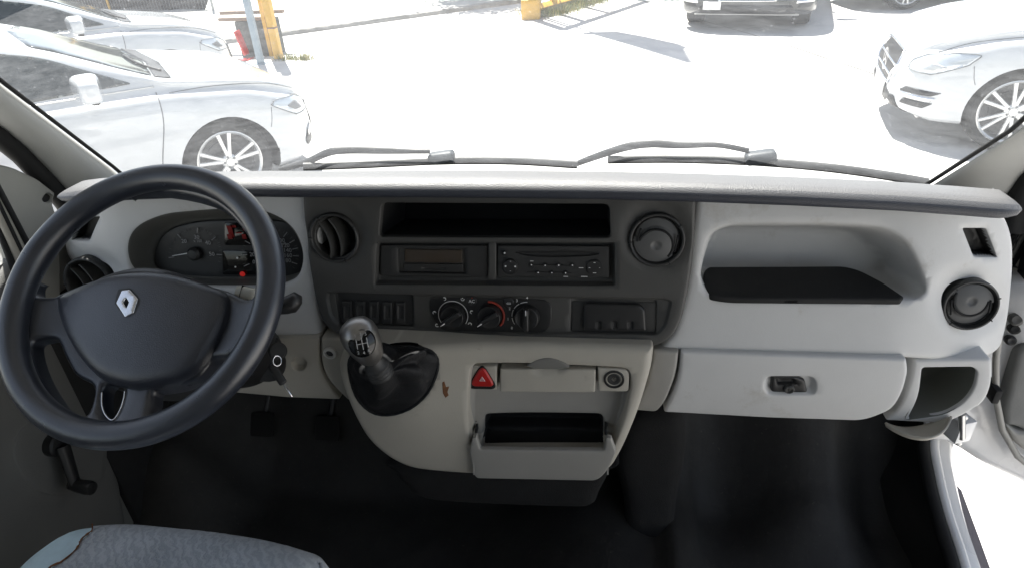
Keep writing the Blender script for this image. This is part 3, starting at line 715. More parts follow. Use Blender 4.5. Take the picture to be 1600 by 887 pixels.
for x, y in ((737, 470), (795, 472)): lathe("round_button", [(.0085, 0), (.0085, .001), (.007, .0022), (.001, .0022)], CL.pm(x, y, .0), BK, cl_, 28)
# ashtray
at = relief("ashtray", CEN.off(-.0095), rnd([(893, 470), (1026, 472), (1025, 521), (892, 519)], 4), DG2, cp, edge=.0015, skirt=.003, base=lambda a, b: .0012+0*a, sp=.02)
relief("ashtray_flap", CEN.off(-.006), rnd([(914, 474), (1000, 476), (1008, 484), (1010, 517), (911, 516), (911, 485)], [8, 8, 4, 3, 3, 6]), BK, at, edge=.004, skirt=.006, base=lambda a, b: .006+0*a, sp=.007,
       feats=[dict(p=rnd([(x-5, 501), (x+4, 501), (x+4, 515), (x-5, 515)], 4), d=-.003, w=.0025) for x in (936, 961, 986)])

# --- lower corner pillar beyond the dash end
QF = Frame((.88, 1.13, 1.45), (-.12, -1, 0))
VIO = M("pillar_foot_grey", (.10, .095, .105), .6, bump=.2, bscale=300, var=.08)
relief("pillar_foot", QF.off(-.02), rnd([(1530, 325), (1600, 310), (1640, 300), (1612, 380), (1590, 420), (1578, 430), (1560, 430), (1540, 380)], 8), [VIO], van, edge=.01, skirt=.03, sp=.03)
for (a_, b_, r_, m_) in (((1606, 322), (1574, 392), .0055, BKM), ((1618, 332), (1580, 402), .0040, GREYTR), ((1630, 335), (1582, 412), .0055, BKM), ((1650, 320), (1585, 428), .009, LG2), ((1660, 330), (1588, 438), .005, BKM)):
    tube("door_rubber", [QF.P(*a_, .012), QF.P(*b_, .012)], r_, m_, van, n=10)

# --- lower dash: knee panel, glove box, cup bin
LOW = tiltY(.862, 1.36, 0)
def curl(a, b): return -1.6*np.clip(-b-.04, 0, 1)**2
relief("knee_panel", LOW, rnd([(230, 529), (498, 527), (498, 580), (520, 612), (532, 624), (450, 621), (330, 610), (250, 600)], [10, 3, 20, 12, 4, 10, 10, 20]), [LG2, BKM], dash, edge=.005, skirt=.06, base=curl, sp=.012,
       feats=[dict(p=ell(467, 568, 13, 12), d=-.012, w=.006), dict(p=[(300, 585), (345, 606), (322, 592), (296, 580)], d=-.004, w=.002)])
kp = relief("socket_panel", LOW, rnd([(501, 528), (545, 530), (545, 626), (530, 612), (508, 588), (501, 560)], [3, 0, 0, 10, 14, 10]), [LG2, BKM], dash, edge=.005, skirt=.06, base=curl, sp=.012)
lathe("socket", [(.0115, -.004), (.0115, .002), (.0105, .003), (.0070, .0035), (.0066, .001), (.0066, -.006)], LOW.pm(515.5, 551, .003), M('socket_ring', (.62, .62, .6), .35), kp, 32, cap=False)
lathe("socket_cap", [(.0068, -.003), (.0068, .001), (.001, .0015)], LOW.pm(515.5, 551, .002), BK, kp, 24)
relief("side_strip", LOW, rnd([(1022, 547), (1061, 549), (1057, 585), (1040, 628), (1026, 644), (990, 641), (1010, 600)], [0, 3, 20, 20, 6, 0, 0]), LG3, dash, edge=.006, skirt=.06, base=curl, sp=.012)
gb = relief("glove_box", LOW, rnd([(1064, 549), (1240, 555), (1417, 561), (1420, 580), (1412, 612), (1396, 640), (1350, 658), (1200, 653), (1036, 644), (1052, 615), (1061, 585)], [4, 0, 4, 12, 14, 16, 20, 0, 5, 14, 14]), [LG, DG2], dash, edge=.006, skirt=.06,
       base=curl, sp=.010, feats=[dict(p=rnd([(1192, 586), (1278, 586), (1279, 618), (1192, 618)], 16, 8), d=-.012, w=.010)])
LF = LOW.off(-.002)
hd = relief("handle", LF, rnd([(1206, 588), (1244, 588), (1258, 594), (1262, 614), (1204, 612)], [5, 4, 4, 5, 6]), BK, gb, edge=.003, skirt=.012, base=lambda a, b: -.004+0*a, sp=.008,
       feats=[dict(p=rnd([(1211, 590), (1240, 590), (1248, 600), (1214, 602)], 3), d=-.006, w=.004)])
lathe("lock", [(.008, -.004), (.008, .002), (.0065, .004), (.005, .004), (.0045, .002), (.001, .002)], LF.pm(1233, 607, -.002), DG, hd, 28)
V_, F_ = bevbox_vf(.001, .006, .001, 0); mk("key_slot", xf(V_, LF.pm(1233, 607, .0005)), F_, BKM, hd)
# cup bin at the passenger's corner
cb = relief("cup_bin", LOW.off(-.024), rnd([(1428, 562), (1551, 560), (1551, 600), (1540, 628), (1500, 652), (1474, 662), (1384, 657), (1404, 640), (1418, 610), (1425, 585)], [5, 8, 18, 18, 14, 6, 4, 12, 14, 14]), [LG, DG2], dash, edge=.006, skirt=.05, base=lambda a, b: -.6*np.clip(-b-.05, 0, 1)**2, sp=.010,
       hskirt=.004, holes=[rnd([(1441, 574), (1520, 573), (1528, 580), (1524, 605), (1508, 628), (1478, 646), (1418, 655), (1436, 620)], [5, 6, 6, 12, 14, 14, 8, 20])])
GRN = M("bin_grey_green", (.17, .175, .155), .5, bump=.1, bscale=400, var=.06)
bx = []
V = []; Fc = []
LO2 = LOW.off(-.022); ho = np.array(LO2.px(rnd([(1438, 571), (1524, 570), (1532, 580), (1527, 607), (1508, 632), (1478, 650), (1414, 659), (1434, 620)], [5, 6, 6, 12, 14, 14, 8, 20])))
k_ = len(ho); c_ = ho.mean(0)
for s, d_ in ((1, .004), (1.0, .03), (.93, .08), (.82, .10), (.01, .105)):
    for p in ho: q = c_+(p-c_)*s; V.append(LO2.pt(q[0], q[1], -d_))
for r_ in range(4):
    for j in range(k_): j2 = (j+1) % k_; Fc.append((r_*k_+j, r_*k_+j2, (r_+1)*k_+j2, (r_+1)*k_+j))
mk("bin_liner", V, Fc, GRN, cb)
# scooped lip in front
V = []; Fc = []; n = 26
for i in range(n+1):
    t = i/n; A = LO2.P(1384+98*t, 657-6*t-6*t*t, -.010); fw = math.sin(math.pi*min(1, .04+t*.93))**.7
    for s in range(9):
        u = s/8; V.append(A+LOW.n*(.046*fw*math.sin(u*math.pi/2))+LOW.b*(-.022*fw*(1-u)+.002-.004*math.sin(u*math.pi)))
for i in range(n):
    for j in range(8): a = i*9+j; Fc.append((a, a+9, a+10, a+1))
lip = mk("bin_lip", V, Fc, GRN, cb); sm_ = lip.modifiers.new("s", 'SOLIDIFY'); sm_.thickness = .0035; sm_.offset = 0
lip.data.materials[0] = LG2

# --- centre console
CON = tiltY(.855, 1.36, 6)
con = rnd([(538, 536), (800, 538), (1022, 543), (1019, 575), (1000, 640), (975, 700), (955, 735), (930, 748), (800, 747), (690, 740), (640, 734), (605, 717), (572, 688), (548, 644), (532, 602), (526, 570)], [10, 0, 6, 20, 30, 20, 14, 14, 10, 20, 25, 25, 25, 25, 20, 14])
gx, gz = CON.off(.05).ab(612, 610)
def bulge(a, b):
    d = np.sqrt(((a-gx)/.125)**2+((b-gz)/np.where(b > gz, .24, .14))**2); g = .036*np.exp(-d**2.0)
    return .018+g-.16*np.clip(-b-.10, 0, 1)**2*2
slot = rnd([(733, 574), (742, 566), (955, 571), (985, 574), (990, 600), (975, 660), (958, 700), (735, 696), (728, 640), (730, 600)], [8, 10, 20, 16, 20, 30, 6, 6, 20, 10])
boot_o = cat([(545, 578), (549, 556), (570, 545), (610, 542), (655, 543), (680, 554), (683, 578), (668, 613), (640, 638), (606, 648), (578, 642), (556, 618)], 6)
cc = relief("centre_console", CON, con, [LG2, BKM, LG3], dash, edge=.014, skirt=.12, base=bulge, sp=.009,
       feats=[dict(p=slot, d=-.030, w=.010, wb=.004, m=2, mo=.004), dict(p=boot_o, d=-.03, w=.006, m=1, mo=.001),
              dict(p=rnd([(749, 661), (945, 661), (947, 722), (747, 722)], [14, 14, 3, 3]), d=-.05, w=.012, wb=.003, m=1, mo=.004)])
CS = CON.off(.0)
relief("switch_plinth", CON, rnd([(733, 571), (776, 572), (776, 609), (735, 608)], [8, 0, 0, 3]), LG2, cc, edge=.003, skirt=.02, base=lambda a, b: .0165+0*a, sp=.02)
relief("switch_plinth", CON, rnd([(934, 574), (984, 576), (982, 612), (935, 611)], [0, 14, 6, 3]), LG2, cc, edge=.003, skirt=.02, base=lambda a, b: .0165+0*a, sp=.02)
relief("tray_cover", CON, rnd([(781, 576), (931, 577), (930, 613), (781, 612)], 3), LG2, cc, edge=.003, skirt=.02, base=lambda a, b: .0172+0*a, sp=.010,
       feats=[dict(p=cat([(830, 572), (856, 570), (884, 573), (878, 583), (857, 587), (836, 583)], 5), d=-.006, w=.008, rings=False)])
relief("cover_grip", CON, cat([(824, 573), (836, 563), (856, 559), (877, 564), (889, 574), (857, 577)], 6), GREYTR, cc, edge=.003, skirt=.003, base=lambda a, b: .0205+0*a, sp=.008)
# hazard switch
hz = relief("hazard_switch", CON, rnd([(753, 569), (775, 605), (732, 604)], [15, 13, 13], 10), RED, cc, edge=.004, skirt=.01, base=lambda a, b: .021+0*a, sp=.006)
relief("switch_rim", CON, rnd([(753, 565), (779, 608), (728, 607)], [16, 14, 14], 10), BKM, cc, edge=.001, skirt=.002, base=lambda a, b: .0178+0*a, sp=.02)
tv = Multi(); V_, F_ = tube_vf([(-.0045, -.003, 0), (.0045, -.003, 0), (0, .0048, 0)], .0007, 5, closed=True); tv.add((V_, F_), 0, CON.pm(753.5, 592, .0216)); V_, F_ = tube_vf([(-.0018, -.0012, 0), (.0018, -.0012, 0), (0, .002, 0)], .0004, 5, closed=True); tv.add((V_, F_), 0, CON.pm(753.5, 592, .0216)); tv.build("triangle_mark", WHM, hz)
# lighter socket
soc = lathe("power_socket", [(.0165, -.004), (.0165, .001), (.0155, .0022), (.0135, .0022), (.0128, .0), (.0125, -.008)], CON.pm(959.5, 592, .017), BK, cc, 40, cap=False)
lathe("socket_cover", [(.0125, -.006), (.0115, -.001), (.009, .0005), (.004, -.0005), (.001, -.0005)], CON.pm(959.5, 592, .017), DG2, soc, 32)
# folding bin at the foot of the console
bfz = relief("console_bin", CON, rnd([(738, 684), (744, 681), (750, 702), (944, 704), (948, 684), (955, 684), (963, 706), (950, 734), (934, 751), (742, 747), (733, 706)], [2, 2, 4, 4, 2, 2, 5, 12, 12, 8, 6]), LG3, cc, edge=.003, skirt=.007, base=lambda a, b: .034-.10*np.clip(-b-.17, 0, 1), sp=.010)
for x, y in ((744, 655), (947, 662)): lathe("bin_hinge", [(.003, -.002), (.003, .003), (.001, .004)], CON.pm(x, y, -.008), BK, cc, 14)
for x in (742, 951):
    V_ = [CON.P(x, 684, .034), CON.P(x, 741, .028), CON.P(x, 741, -.02), CON.P(x, 672, -.02)]; o_ = mk("bin_side", V_, [(0, 1, 2, 3)], LG3, cc, smooth=False); q_ = o_.modifiers.new("s", 'SOLIDIFY'); q_.thickness = .003
for x in (745, 946): box("bin_strap", (.004, .012, .022), CON.pm(x, 668, .0), BK, cc, .001)
# torn patch with brown foam
relief("torn_patch", CON, [(691, 597), (694, 595), (697, 604), (702, 603), (699, 612), (701, 617), (696, 621), (692, 614)], RUST, cc, edge=.0006, skirt=.001, base=lambda a, b: bulge(a, b)+.0006, sp=.004)

# =================================================================== GEAR LEVER
K = onD(567, 533, .875); NK = onD(590, 574, .905); BS = CON.P(610, 600, .02)
gl = empty("gear_lever", tuple(BS), "gear lever with silver knob and black wrinkled leather boot on the centre console", "gear lever")
ax = Vector(K-NK).normalized(); tocam = Vector(CAM-K).normalized()
# gaiter: rings from the console rim up to the neck
rim_ab = []
for q in boot_o:
    a, b = CON.ab(*q)
    hh = 0
    for _ in range(22): hh = .6*hh+.4*float(bulge(np.array(a), np.array(b))); a, b = CON.off(hh).ab(*q)
    rim_ab.append((a, b))
rim_ab = np.array(rim_ab); rim_ab = rim_ab[::2]; nb = len(rim_ab)
side = ax.cross(Vector((0, 1, 0))).normalized(); sid2 = ax.cross(side).normalized()
V = []; Fc = []; nr = 22
c0 = rim_ab.mean(0); ang0 = []
rimP = [Vector(CON.pt(p[0], p[1], float(bulge(np.array(p[0]), np.array(p[1])))-.002)) for p in rim_ab]
cen3 = sum(rimP, Vector())/nb
neckc = Vector(NK)-ax*.012
neck = []
for P_ in rimP:
    d = (P_-cen3); d = d-ax*d.dot(ax); d.normalize(); neck.append(neckc+d*.017)
for i in range(nr+1):
    t = i/nr
    for j in range(nb):
        a, b = rimP[j], neck[j]; q = a.lerp(b, t)
        mid = cen3.lerp(neckc, t); out = (q-mid); L_ = out.length
        sag = -.020*math.sin(math.pi*t)**1.2
        fold = .011*math.sin(j/nb*2*math.pi*5+t*5)*math.sin(math.pi*t)**1.0+.006*math.sin(t*16+2.2*math.sin(j/nb*6.283))*math.sin(math.pi*min(1, t*1.05))**1.2+.012*noise.noise(q*22)*math.sin(math.pi*t)
        V.append(q+out.normalized()*(fold)+Vector(CON.n)*(sag*(.8)))
for i in range(nr):
    for j in range(nb): j2 = (j+1) % nb; Fc.append((i*nb+j, i*nb+j2, (i+1)*nb+j2, (i+1)*nb+j))
bt_ = mk("gear_boot", V, Fc, SKN, gl); sb = bt_.modifiers.new("s", 'SUBSURF'); sb.levels = sb.render_levels = 1
V_, F_ = tube_vf([rimP[j]+Vector(CON.n)*.001 for j in range(nb)], .0028, 8, closed=True); mk("boot_rim", V_, F_, SKN, gl)
def axm(o, z, up=Vector((0, 0, 1))):
    z = Vector(z).normalized(); x = up.cross(z).normalized(); y = z.cross(x); return Matrix(((x[0], y[0], z[0], o[0]), (x[1], y[1], z[1], o[1]), (x[2], y[2], z[2], o[2]), (0, 0, 0, 1)))
mN = axm(neckc, ax)
lathe("neck_rings", [(.017, -.004), (.0185, 0), (.0175, .003), (.0185, .005), (.0175, .008), (.0185, .010), (.0170, .013), (.0175, .016), (.015, .019), (.013, .03), (.012, .05)], mN, [DG2], gl, 32)
kp_ = [(0.001, -.036), (.012, -.035), (.0175, -.028), (.0215, -.014), (.0245, 0), (.0255, .010), (.0245, .019), (.021, .027), (.014, .0325), (.006, .035), (.001, .0355)]
kn = lathe("gear_knob", kp_, axm(K, ax), ALU2, gl, 40, ang=80)
# shift pattern disc on the viewer side of the knob top
dz = (tocam*.97-ax*.06+Vector((.02, -.10, -.10))).normalized(); dm_ = axm(Vector(K)+dz*.0225+ax*.004, dz)
lathe("shift_plate", [(.0180, -.010), (.0176, .0005), (.0160, .0032), (.010, .0056), (.001, .0064)], dm_, GLB, kn, 40, sy=1.12)
sp_ = Multi()
for x, y, s in ((-.007, .0115, "1"), (0, .0125, "3"), (.0065, .0115, "5"), (-.007, -.011, "2"), (0, -.0125, "4"), (.0065, -.011, "R")): sp_.add(text_vf(s, .0055), 0, dm_ @ Matrix.Translation((x, y, .0062)))
for a, b in (((-.007, .007, .0064), (-.007, -.006, .0064)), ((0, .008, .0070), (0, -.008, .0070)), ((.0065, .007, .0064), (.0065, -.006, .0064)), ((-.007, 0, .0068), (.0065, 0, .0068))): sp_.add(tube_vf([a, b], .0005, 4), 0, dm_)
sp_.build("shift_pattern", M("pattern_grey", (.42, .42, .42), .5), kn)

# =================================================================== STEERING WHEEL
SWC = np.array([-.426, .665, 1.568]); AL = R(50.2)
WF = Frame(SWC, (0, -math.cos(AL), math.sin(AL)))
st_ = empty("steering_wheel", tuple(SWC), "worn black four-spoke steering wheel with diamond emblem on its airbag cover", "steering wheel")
RR = .1775; rr = .0175
V = []; Fc = []; n1, n2 = 128, 20
for i in range(n1):
    t = 2*math.pi*i/n1
    for j in range(n2):
        a = 2*math.pi*j/n2; q = RR+rr*math.cos(a)*1.02; thumb = 1+.05*math.exp(-((t-R(20))/.12)**2)+.05*math.exp(-((t-R(160))/.12)**2)
        V.append(WF.pt(q*math.cos(t), q*math.sin(t), rr*1.05*math.sin(a)*thumb))
for i in range(n1):
    i2 = (i+1) % n1
    for j in range(n2): j2 = (j+1) % n2; Fc.append((i*n2+j, i*n2+j2, i2*n2+j2, i2*n2+j))
mk("rim", V, Fc, LEA, st_)
def wpx(p): return WF.px(p)
def wpx2(p):
    o_ = []
    for q in p:
        a, b = WF.ab(*q)
        for _ in range(5): a, b = WF.off(float(dish(np.array(a), np.array(b)))).ab(*q)
        o_.append((a, b))
    return o_
outr = [(RR*math.cos(2*math.pi*i/120), RR*math.sin(2*math.pi*i/120)) for i in range(120)]
def polarcut(pts): return pts
# spoke frame: disc to the rim's centre line with the four openings cut out
top_hole = cat([(49, 455), (52, 400), (75, 345), (120, 312), (222, 296), (320, 312), (372, 350), (404, 410), (400, 448), (385, 466), (350, 452), (290, 436), (215, 424), (150, 434), (95, 455), (78, 462)], 4)
lh = cat([(46, 540), (60, 529), (85, 530), (98, 556), (115, 585), (142, 602), (140, 630), (130, 648), (110, 652), (85, 630), (58, 585)], 4)
rh = cat([(243, 607), (300, 592), (330, 560), (352, 556), (375, 545), (382, 552), (368, 590), (330, 627), (285, 650), (245, 657), (232, 648), (236, 628)], 4)
bh = cat([(160, 606), (175, 600), (192, 606), (186, 635), (174, 654), (163, 650), (157, 632)], 4)
oab = [tuple(p) for p in outr]
def dish(a, b):
    r_ = np.sqrt(a*a+b*b); return -.010-.022*np.clip(1-r_/RR, 0, 1)*1.2+.004*np.exp(-((r_-RR)/.03)**2)
relief("spokes", WF, oab, [LEA], st_, px=False, holes=[wpx2(top_hole), wpx2(lh), wpx2(rh), wpx2(bh)], hedge=.009, edge=.010, skirt=.016, base=dish, sp=.009)
# airbag cover
ab_ = cat([(84, 462), (110, 446), (160, 427), (215, 420), (262, 424), (310, 438), (345, 452), (354, 472), (347, 505), (325, 548), (300, 580), (262, 597), (215, 605), (190, 604), (150, 591), (118, 560), (94, 520), (82, 485)], 5)
abc = WF.ab(215, 505)
def dome(a, b): r2 = ((a-abc[0])/.13)**2+((b-abc[1])/.11)**2; return .006-.016*np.clip(r2, 0, 2)
av = relief("airbag_cover", WF, ab_, [AIR], st_, edge=.018, skirt=.035, base=dome, sp=.008,
       feats=[dict(p=rnd([(222, 445), (350, 450), (356, 480), (300, 590), (330, 560)], 6), d=0, w=.01, rings=False)])
# hub behind the cover and lower horn of the boss
relief("boss", WF.off(-.030), ell(218, 512, 128, 100), [BK], st_, edge=.02, skirt=.05, sp=.02)
ip = [WF.pt(a, b, float(dish(np.array(a), np.array(b)))-.003) for a, b in wpx2(cat([(157, 612), (157, 632), (163, 648), (174, 655), (185, 640), (191, 622), (193, 610)], 6, False))]
tube("spoke_inlay", ip, .0012, CHR, st_, n=8)
# diamond emblem
eh = float(dome(*[np.array(v) for v in WF.ab(197, 473)]))
def emb(pts, h, hole=None, m=CHR, nm="emblem", sk=.003, e=.0012): return relief(nm, WF, pts, m, av, edge=e, skirt=sk, base=lambda a, b: eh+h+0*a, sp=.006, holes=[hole] if hole else [])
emb(rnd([(184, 451), (202, 449), (217, 465), (210, 490), (193, 497), (178, 473)], 3), .0005, m=BK, nm="emblem_base", e=.001)
emb(rnd([(190, 453), (202, 452), (215, 466), (208, 488), (195, 495), (181, 473)], 1.5), .0035, hole=[(196.5, 464), (201, 472), (197, 481), (192, 472)])
emb([(196.5, 464), (201, 472), (197, 481), (192, 472)], .001, m=BKM, nm="emblem_centre", e=.0003, sk=.001)

# =================================================================== STEERING COLUMN
colm = empty("steering_column", tuple(WF.pt(0, 0, -.12)), "black steering column shroud with control stalk and ignition lock", "steering column")
m0 = WF.mat(0.0, -.01, -.12)
V_, F_ = lathe_vf([(.062, .085), (.066, .06), (.07, 0), (.072, -.08), (.06, -.16)], 40, True, 1.15, .95); autos(mk("shroud", xf(V_, m0), F_, BK, colm), 50)
V_, F_ = bevbox_vf(.05, .045, .06, .012, 3)
sk0 = LOW.P(425, 555, .07); box("ignition_lock", (.058, .05, .070), T(*(LOW.P(413, 560, .05))), BK, colm, .018)
lathe("key_barrel", [(.014, -.01), (.014, .006), (.011, .009), (.001, .009)], axm(LOW.P(434, 548, .10), Vector(CAM)-Vector(LOW.P(434, 548, .10))), DG2, colm, 28)
# wiper stalk (right)
A = onD(395, 488, .93); B_ = onD(430, 480, .93); C_ = onD(462, 470, .935)
tube("control_stalk", [A, onD(418, 484, .93), B_, onD(446, 477, .932), onD(456, 474, .934), C_, onD(468, 472, .935), onD(471, 472, .935)], [.008, .009, .0105, .0125, .0135, .0135, .010, .003], BK, colm, n=16)
V_, F_ = bevbox_vf(.036, .02, .024, .007, 3); mm = axm(onD(388, 459, .97), Vector((-.2, -.7, .6))); autos(mk("control_stalk", xf(V_, mm), F_, CREAM, colm), 50)
V_, F_ = bevbox_vf(.001, .021, .0245, .0003, 1); autos(mk("stalk_seam", xf(V_, mm @ Matrix.Translation((-.004, 0, .0003))), F_, BKM, colm), 50)
ky = empty("ignition_key", tuple(onD(434, 560, .95)), "key with black plastic head and metal blade hanging below the ignition lock", "key")
tube("key_ring", [onD(433+6.5*math.cos(t), 563+8*math.sin(t), .95+.004*math.cos(t)) for t in [i*math.pi/8 for i in range(16)]], .0011, CHR, ky, closed=True, n=8)
m = axm(onD(433.5, 584, .95), Vector(CAM)-Vector(onD(433, 584, .95))); 
V_, F_ = bevbox_vf(.012, .034, .007, .0035, 3); autos(mk("key_head", xf(V_, m @ Matrix.Rotation(R(16), 4, 'Z')), F_, BK, ky), 50)
V_, F_ = bevbox_vf(.0025, .024, .0015, .0005, 1); autos(mk("key_blade", xf(V_, m @ Matrix.Rotation(R(16), 4, 'Z') @ Matrix.Translation((.0, -.027, 0))), F_, CHR, ky), 50)

# =================================================================== PEDALS
for (x, y, nm, lb) in ((410, 662, "clutch_pedal", "black clutch pedal in the dark footwell under the ignition key"), (512, 668, "brake_pedal", "black brake pedal in the dark footwell beside the centre console")):
    P_ = onY(x, y, 1.16); e = empty(nm, tuple(P_), lb, "pedal")
    box("pedal_pad", (.062, .012, .062), T(*P_) @ Matrix.Rotation(R(-32), 4, 'X'), CARP, e, .005); tube("pedal_arm", [P_+np.array([0, .012, 0]), P_+np.array([0.01, .09, .10]), P_+np.array([.01, .12, .22])], .008, BK, e)

# =================================================================== DRIVER'S SEAT
seat = empty("driver_seat", (-.46, .25, .8), "driver's seat cushion in grey-blue patterned fabric, torn at its outer corner", "seat")
SF = Frame((.012, .022, 1.145), (0, -.05, 1), (0, 1, 0))
so_ = rnd([(-.715, .05), (-.715, .545), (-.69, .605), (-.60, .622), (-.35, .612), (-.245, .590), (-.225, .54), (-.225, .05)], [0, .05, .05, .1, .1, .05, .05, 0], 8)
tear = [(-.730, .40), (-.630, .46), (-.628, .49), (-.634, .505), (-.622, .52), (-.618, .545), (-.625, .56), (-.622, .578), (-.632, .592), (-.640, .60), (-.655, .606), (-.68, .63), (-.74, .63)]
def crown(a, b): return .012*np.cos((a+.47)/.25*1.35)-.02*sm((b-.50)/.14)
relief("seat_cushion", SF, so_, [SEATM, FOAM], seat, px=False, edge=.045, skirt=.16, base=crown, sp=.012,
       feats=[dict(p=tear, d=-.004, w=.003, m=1, mo=.001), dict(p=rnd([(-.60, .1), (-.60, .50), (-.34, .50), (-.34, .1)], .03), d=-.004, w=.012, rings=False)])
pipe = [SF.pt(p[0]*.985-.007, p[1]*.985, float(crown(np.array(p[0]), np.array(p[1])))-.016) for p in so_ if p[1] < .58 and p[0] > -.26]
te = [SF.pt(a, b, float(crown(np.array(a), np.array(b)))+.001+.002*random.random()) for a, b in cat(tear[2:9], 5, False)]
tube("frayed_edge", te, [.0007+.0012*random.random() for _ in te], RUST, seat, n=6)
tube("piping", pipe, .0030, SEATM, seat, n=8)
box("seat_back", (.48, .12, .66), T(-.47, -.22, 1.47) @ Matrix.Rotation(R(-14), 4, 'X'), SEATM, seat, .05)
box("seat_base", (.44, .42, .26), T(-.47, .25, .88), BKM, seat, .02)

# =================================================================== DRIVER'S DOOR
dd = empty("driver_door", (-.87, .4, .8), "closed driver's door with dark grey trim panel and manual window winder", "door")
DF = Frame((-.862, .6, 1.15), (1, 0, 0))
def dpx(l): return [tuple(DF.ab(*p)) for p in l]
pan = [(-1.0, -.42), (-1.0, .25), (.22, .30), (.30, .33), (.345, .34), (.36, .27), (.33, .14), (.33, -.1), (.31, -.22), (.25, -.42)]
pan = [(p[0], p[1]) for p in pan]
# a axis of this frame
relief("door_panel", DF, [(-p[0]*np.sign(-DF.a[1]) if 0 else p[0]*float(np.sign(DF.a[1])), p[1]) for p in pan], [M("door_trim", (.13, .128, .12), .6, bump=.25, bscale=350, var=.07, vscale=5)], dd, px=False, edge=.02, skirt=.03, sp=.02,
       feats=[dict(p=cat([(40, 640), (90, 655), (110, 700), (95, 760), (60, 772), (28, 740), (18, 690)], 5) and dpx(cat([(55, 655), (110, 650), (160, 680), (160, 740), (110, 773), (55, 765), (22, 720), (25, 680)], 5)), d=.003, w=.0025)])
wx = dd
hb = onX(98, 695, -.835); he = onX(118, 757, -.825)
cr = lathe("winder_boss", [(.022, -.02), (.022, .004), (.018, .008), (.001, .009)], axm(hb+np.array([-.012, 0, 0]), Vector((1, 0, 0))), BK, dd, 32)
hv = np.array(he)-np.array(hb)
tube("winder_arm", [hb, hb+hv*.4, hb+hv*.8, he], [.0155, .0135, .0125, .012], BK, cr, n=14, flat=.6, up=(1, 0, 0))
lathe("winder_knob", [(.011, -.01), (.013, .01), (.014, .03), (.0125, .038), (.001, .040)], axm(he, Vector((1, -.1, -.05))), BK, cr, 28)
# window frame, corner trim, glass
cor = rnd([(-20, 255), (20, 262), (58, 282), (88, 300), (102, 306), (88, 330), (84, 345), (90, 380), (85, 430), (60, 430), (20, 345), (-20, 270)], [0, 8, 8, 6, 4, 6, 6, 8, 4, 4, 0, 0])
CT = Frame((-.850, .9, 1.5), (1, 0, 0)); CTM = M("corner_trim_grey", (.30, .295, .265), .6, bump=.2, bscale=350, var=.06)
cor2 = rnd([(-30, 250), (22, 262), (60, 280), (88, 302), (83, 318), (92, 345), (96, 430), (95, 520), (60, 520), (35, 412), (0, 318), (-30, 258)], [0, 10, 8, 5, 4, 10, 8, 4, 4, 0, 0, 0])
relief("corner_trim", CT, cor2, [CTM, BKM], dd, edge=.006, skirt=.03, sp=.015, feats=[dict(p=cat([(66, 310), (74, 301), (83, 305), (84, 313), (76, 318), (68, 316)], 4), d=-.008, w=.003, m=1, mo=.002)]) 
lc = CT.P(0, 306, 0); 
for (a_, b_, r_, mt_, o_) in (((0, 300), (40, 376), .0055, BKM, .004), ((0, 313), (35, 386), .0042, CREAM, .0), ((0, 322), (32, 390), .0035, BKM, .002), ((0, 338), (27, 398), .0085, LG2, -.006), ((0, 362), (18, 410), .006, BKM, -.012)):
    a = onX(*a_, -.848+o_); b = onX(*b_, -.848+o_); d_ = (b-a)
    tube("window_channel", [a-d_*2.5, b+d_*.55], r_, mt_, dd, n=10)
gw = [(-.865, -.35, 1.42), (-.865, .99, 1.42), (-.865, .93, 1.60), (-.83, .52, 2.2), (-.83, -.35, 2.2)]
mk("window_glass", gw, [(0, 1, 2, 3, 4)], CLEARG, dd, smooth=False)
box("door_top_rail", (.04, 1.0, .06), T(-.835, .05, 2.24), BKM, dd, .01)

# =================================================================== PASSENGER'S DOOR (open)
pd = empty("passenger_door", (.86, 1.10, .9), "white passenger door swung wide open, seen past the dashboard's end", "door")
PF = Frame((.9, 1.07, 1.2), (-.10, -1, 0))
dout = [(1448, 500), (1540, 462), (1580, 448), (1640, 425), (1900, 350), (1900, 900), (1700, 830), (1640, 790), (1600, 758), (1565, 742), (1535, 728), (1500, 705), (1475, 692), (1456, 690), (1448, 660), (1448, 560)]
relief("door_shell", PF, rnd(dout, [5, 10, 10, 10, 5, 0, 30, 20, 14, 12, 10, 10, 6, 6, 10, 10]), [WHITE], pd, edge=.022, skirt=.05, sp=.02,
       feats=[dict(p=rnd([(1562, 480), (1580, 420), (1900, 350), (1900, 860), (1640, 742), (1588, 706), (1560, 640)], [20, 20, 5, 5, 30, 30, 40]), d=.022, w=.035),
              dict(p=rnd([(1508, 620), (1530, 600), (1556, 640), (1580, 700), (1560, 712), (1528, 690)], 10), d=-.012, w=.018, rings=False)])
PC = PF.off(.03)
relief("door_card", PC, rnd([(1580, 590), (1592, 540), (1900, 480), (1900, 800), (1660, 735), (1610, 680), (1590, 668), (1570, 665), (1568, 640)], [10, 20, 5, 5, 20, 20, 10, 4, 12]), [M("door_card_grey", (.17, .172, .165), .6, bump=.2, bscale=300, var=.06)], pd, edge=.012, skirt=.02, sp=.02)
relief("card_edge", PC.off(.004), rnd([(1570, 662), (1592, 676), (1620, 672), (1700, 700), (1700, 760), (1640, 735), (1605, 708), (1582, 690)], 8), [LG3], pd, edge=.010, skirt=.02, sp=.02)
tube("door_weatherstrip", [PF.P(x, y, .03) for x, y in ((1566, 480), (1556, 560), (1556, 620), (1566, 670), (1590, 712), (1640, 752), (1700, 790))], .006, LG3, pd, n=8)
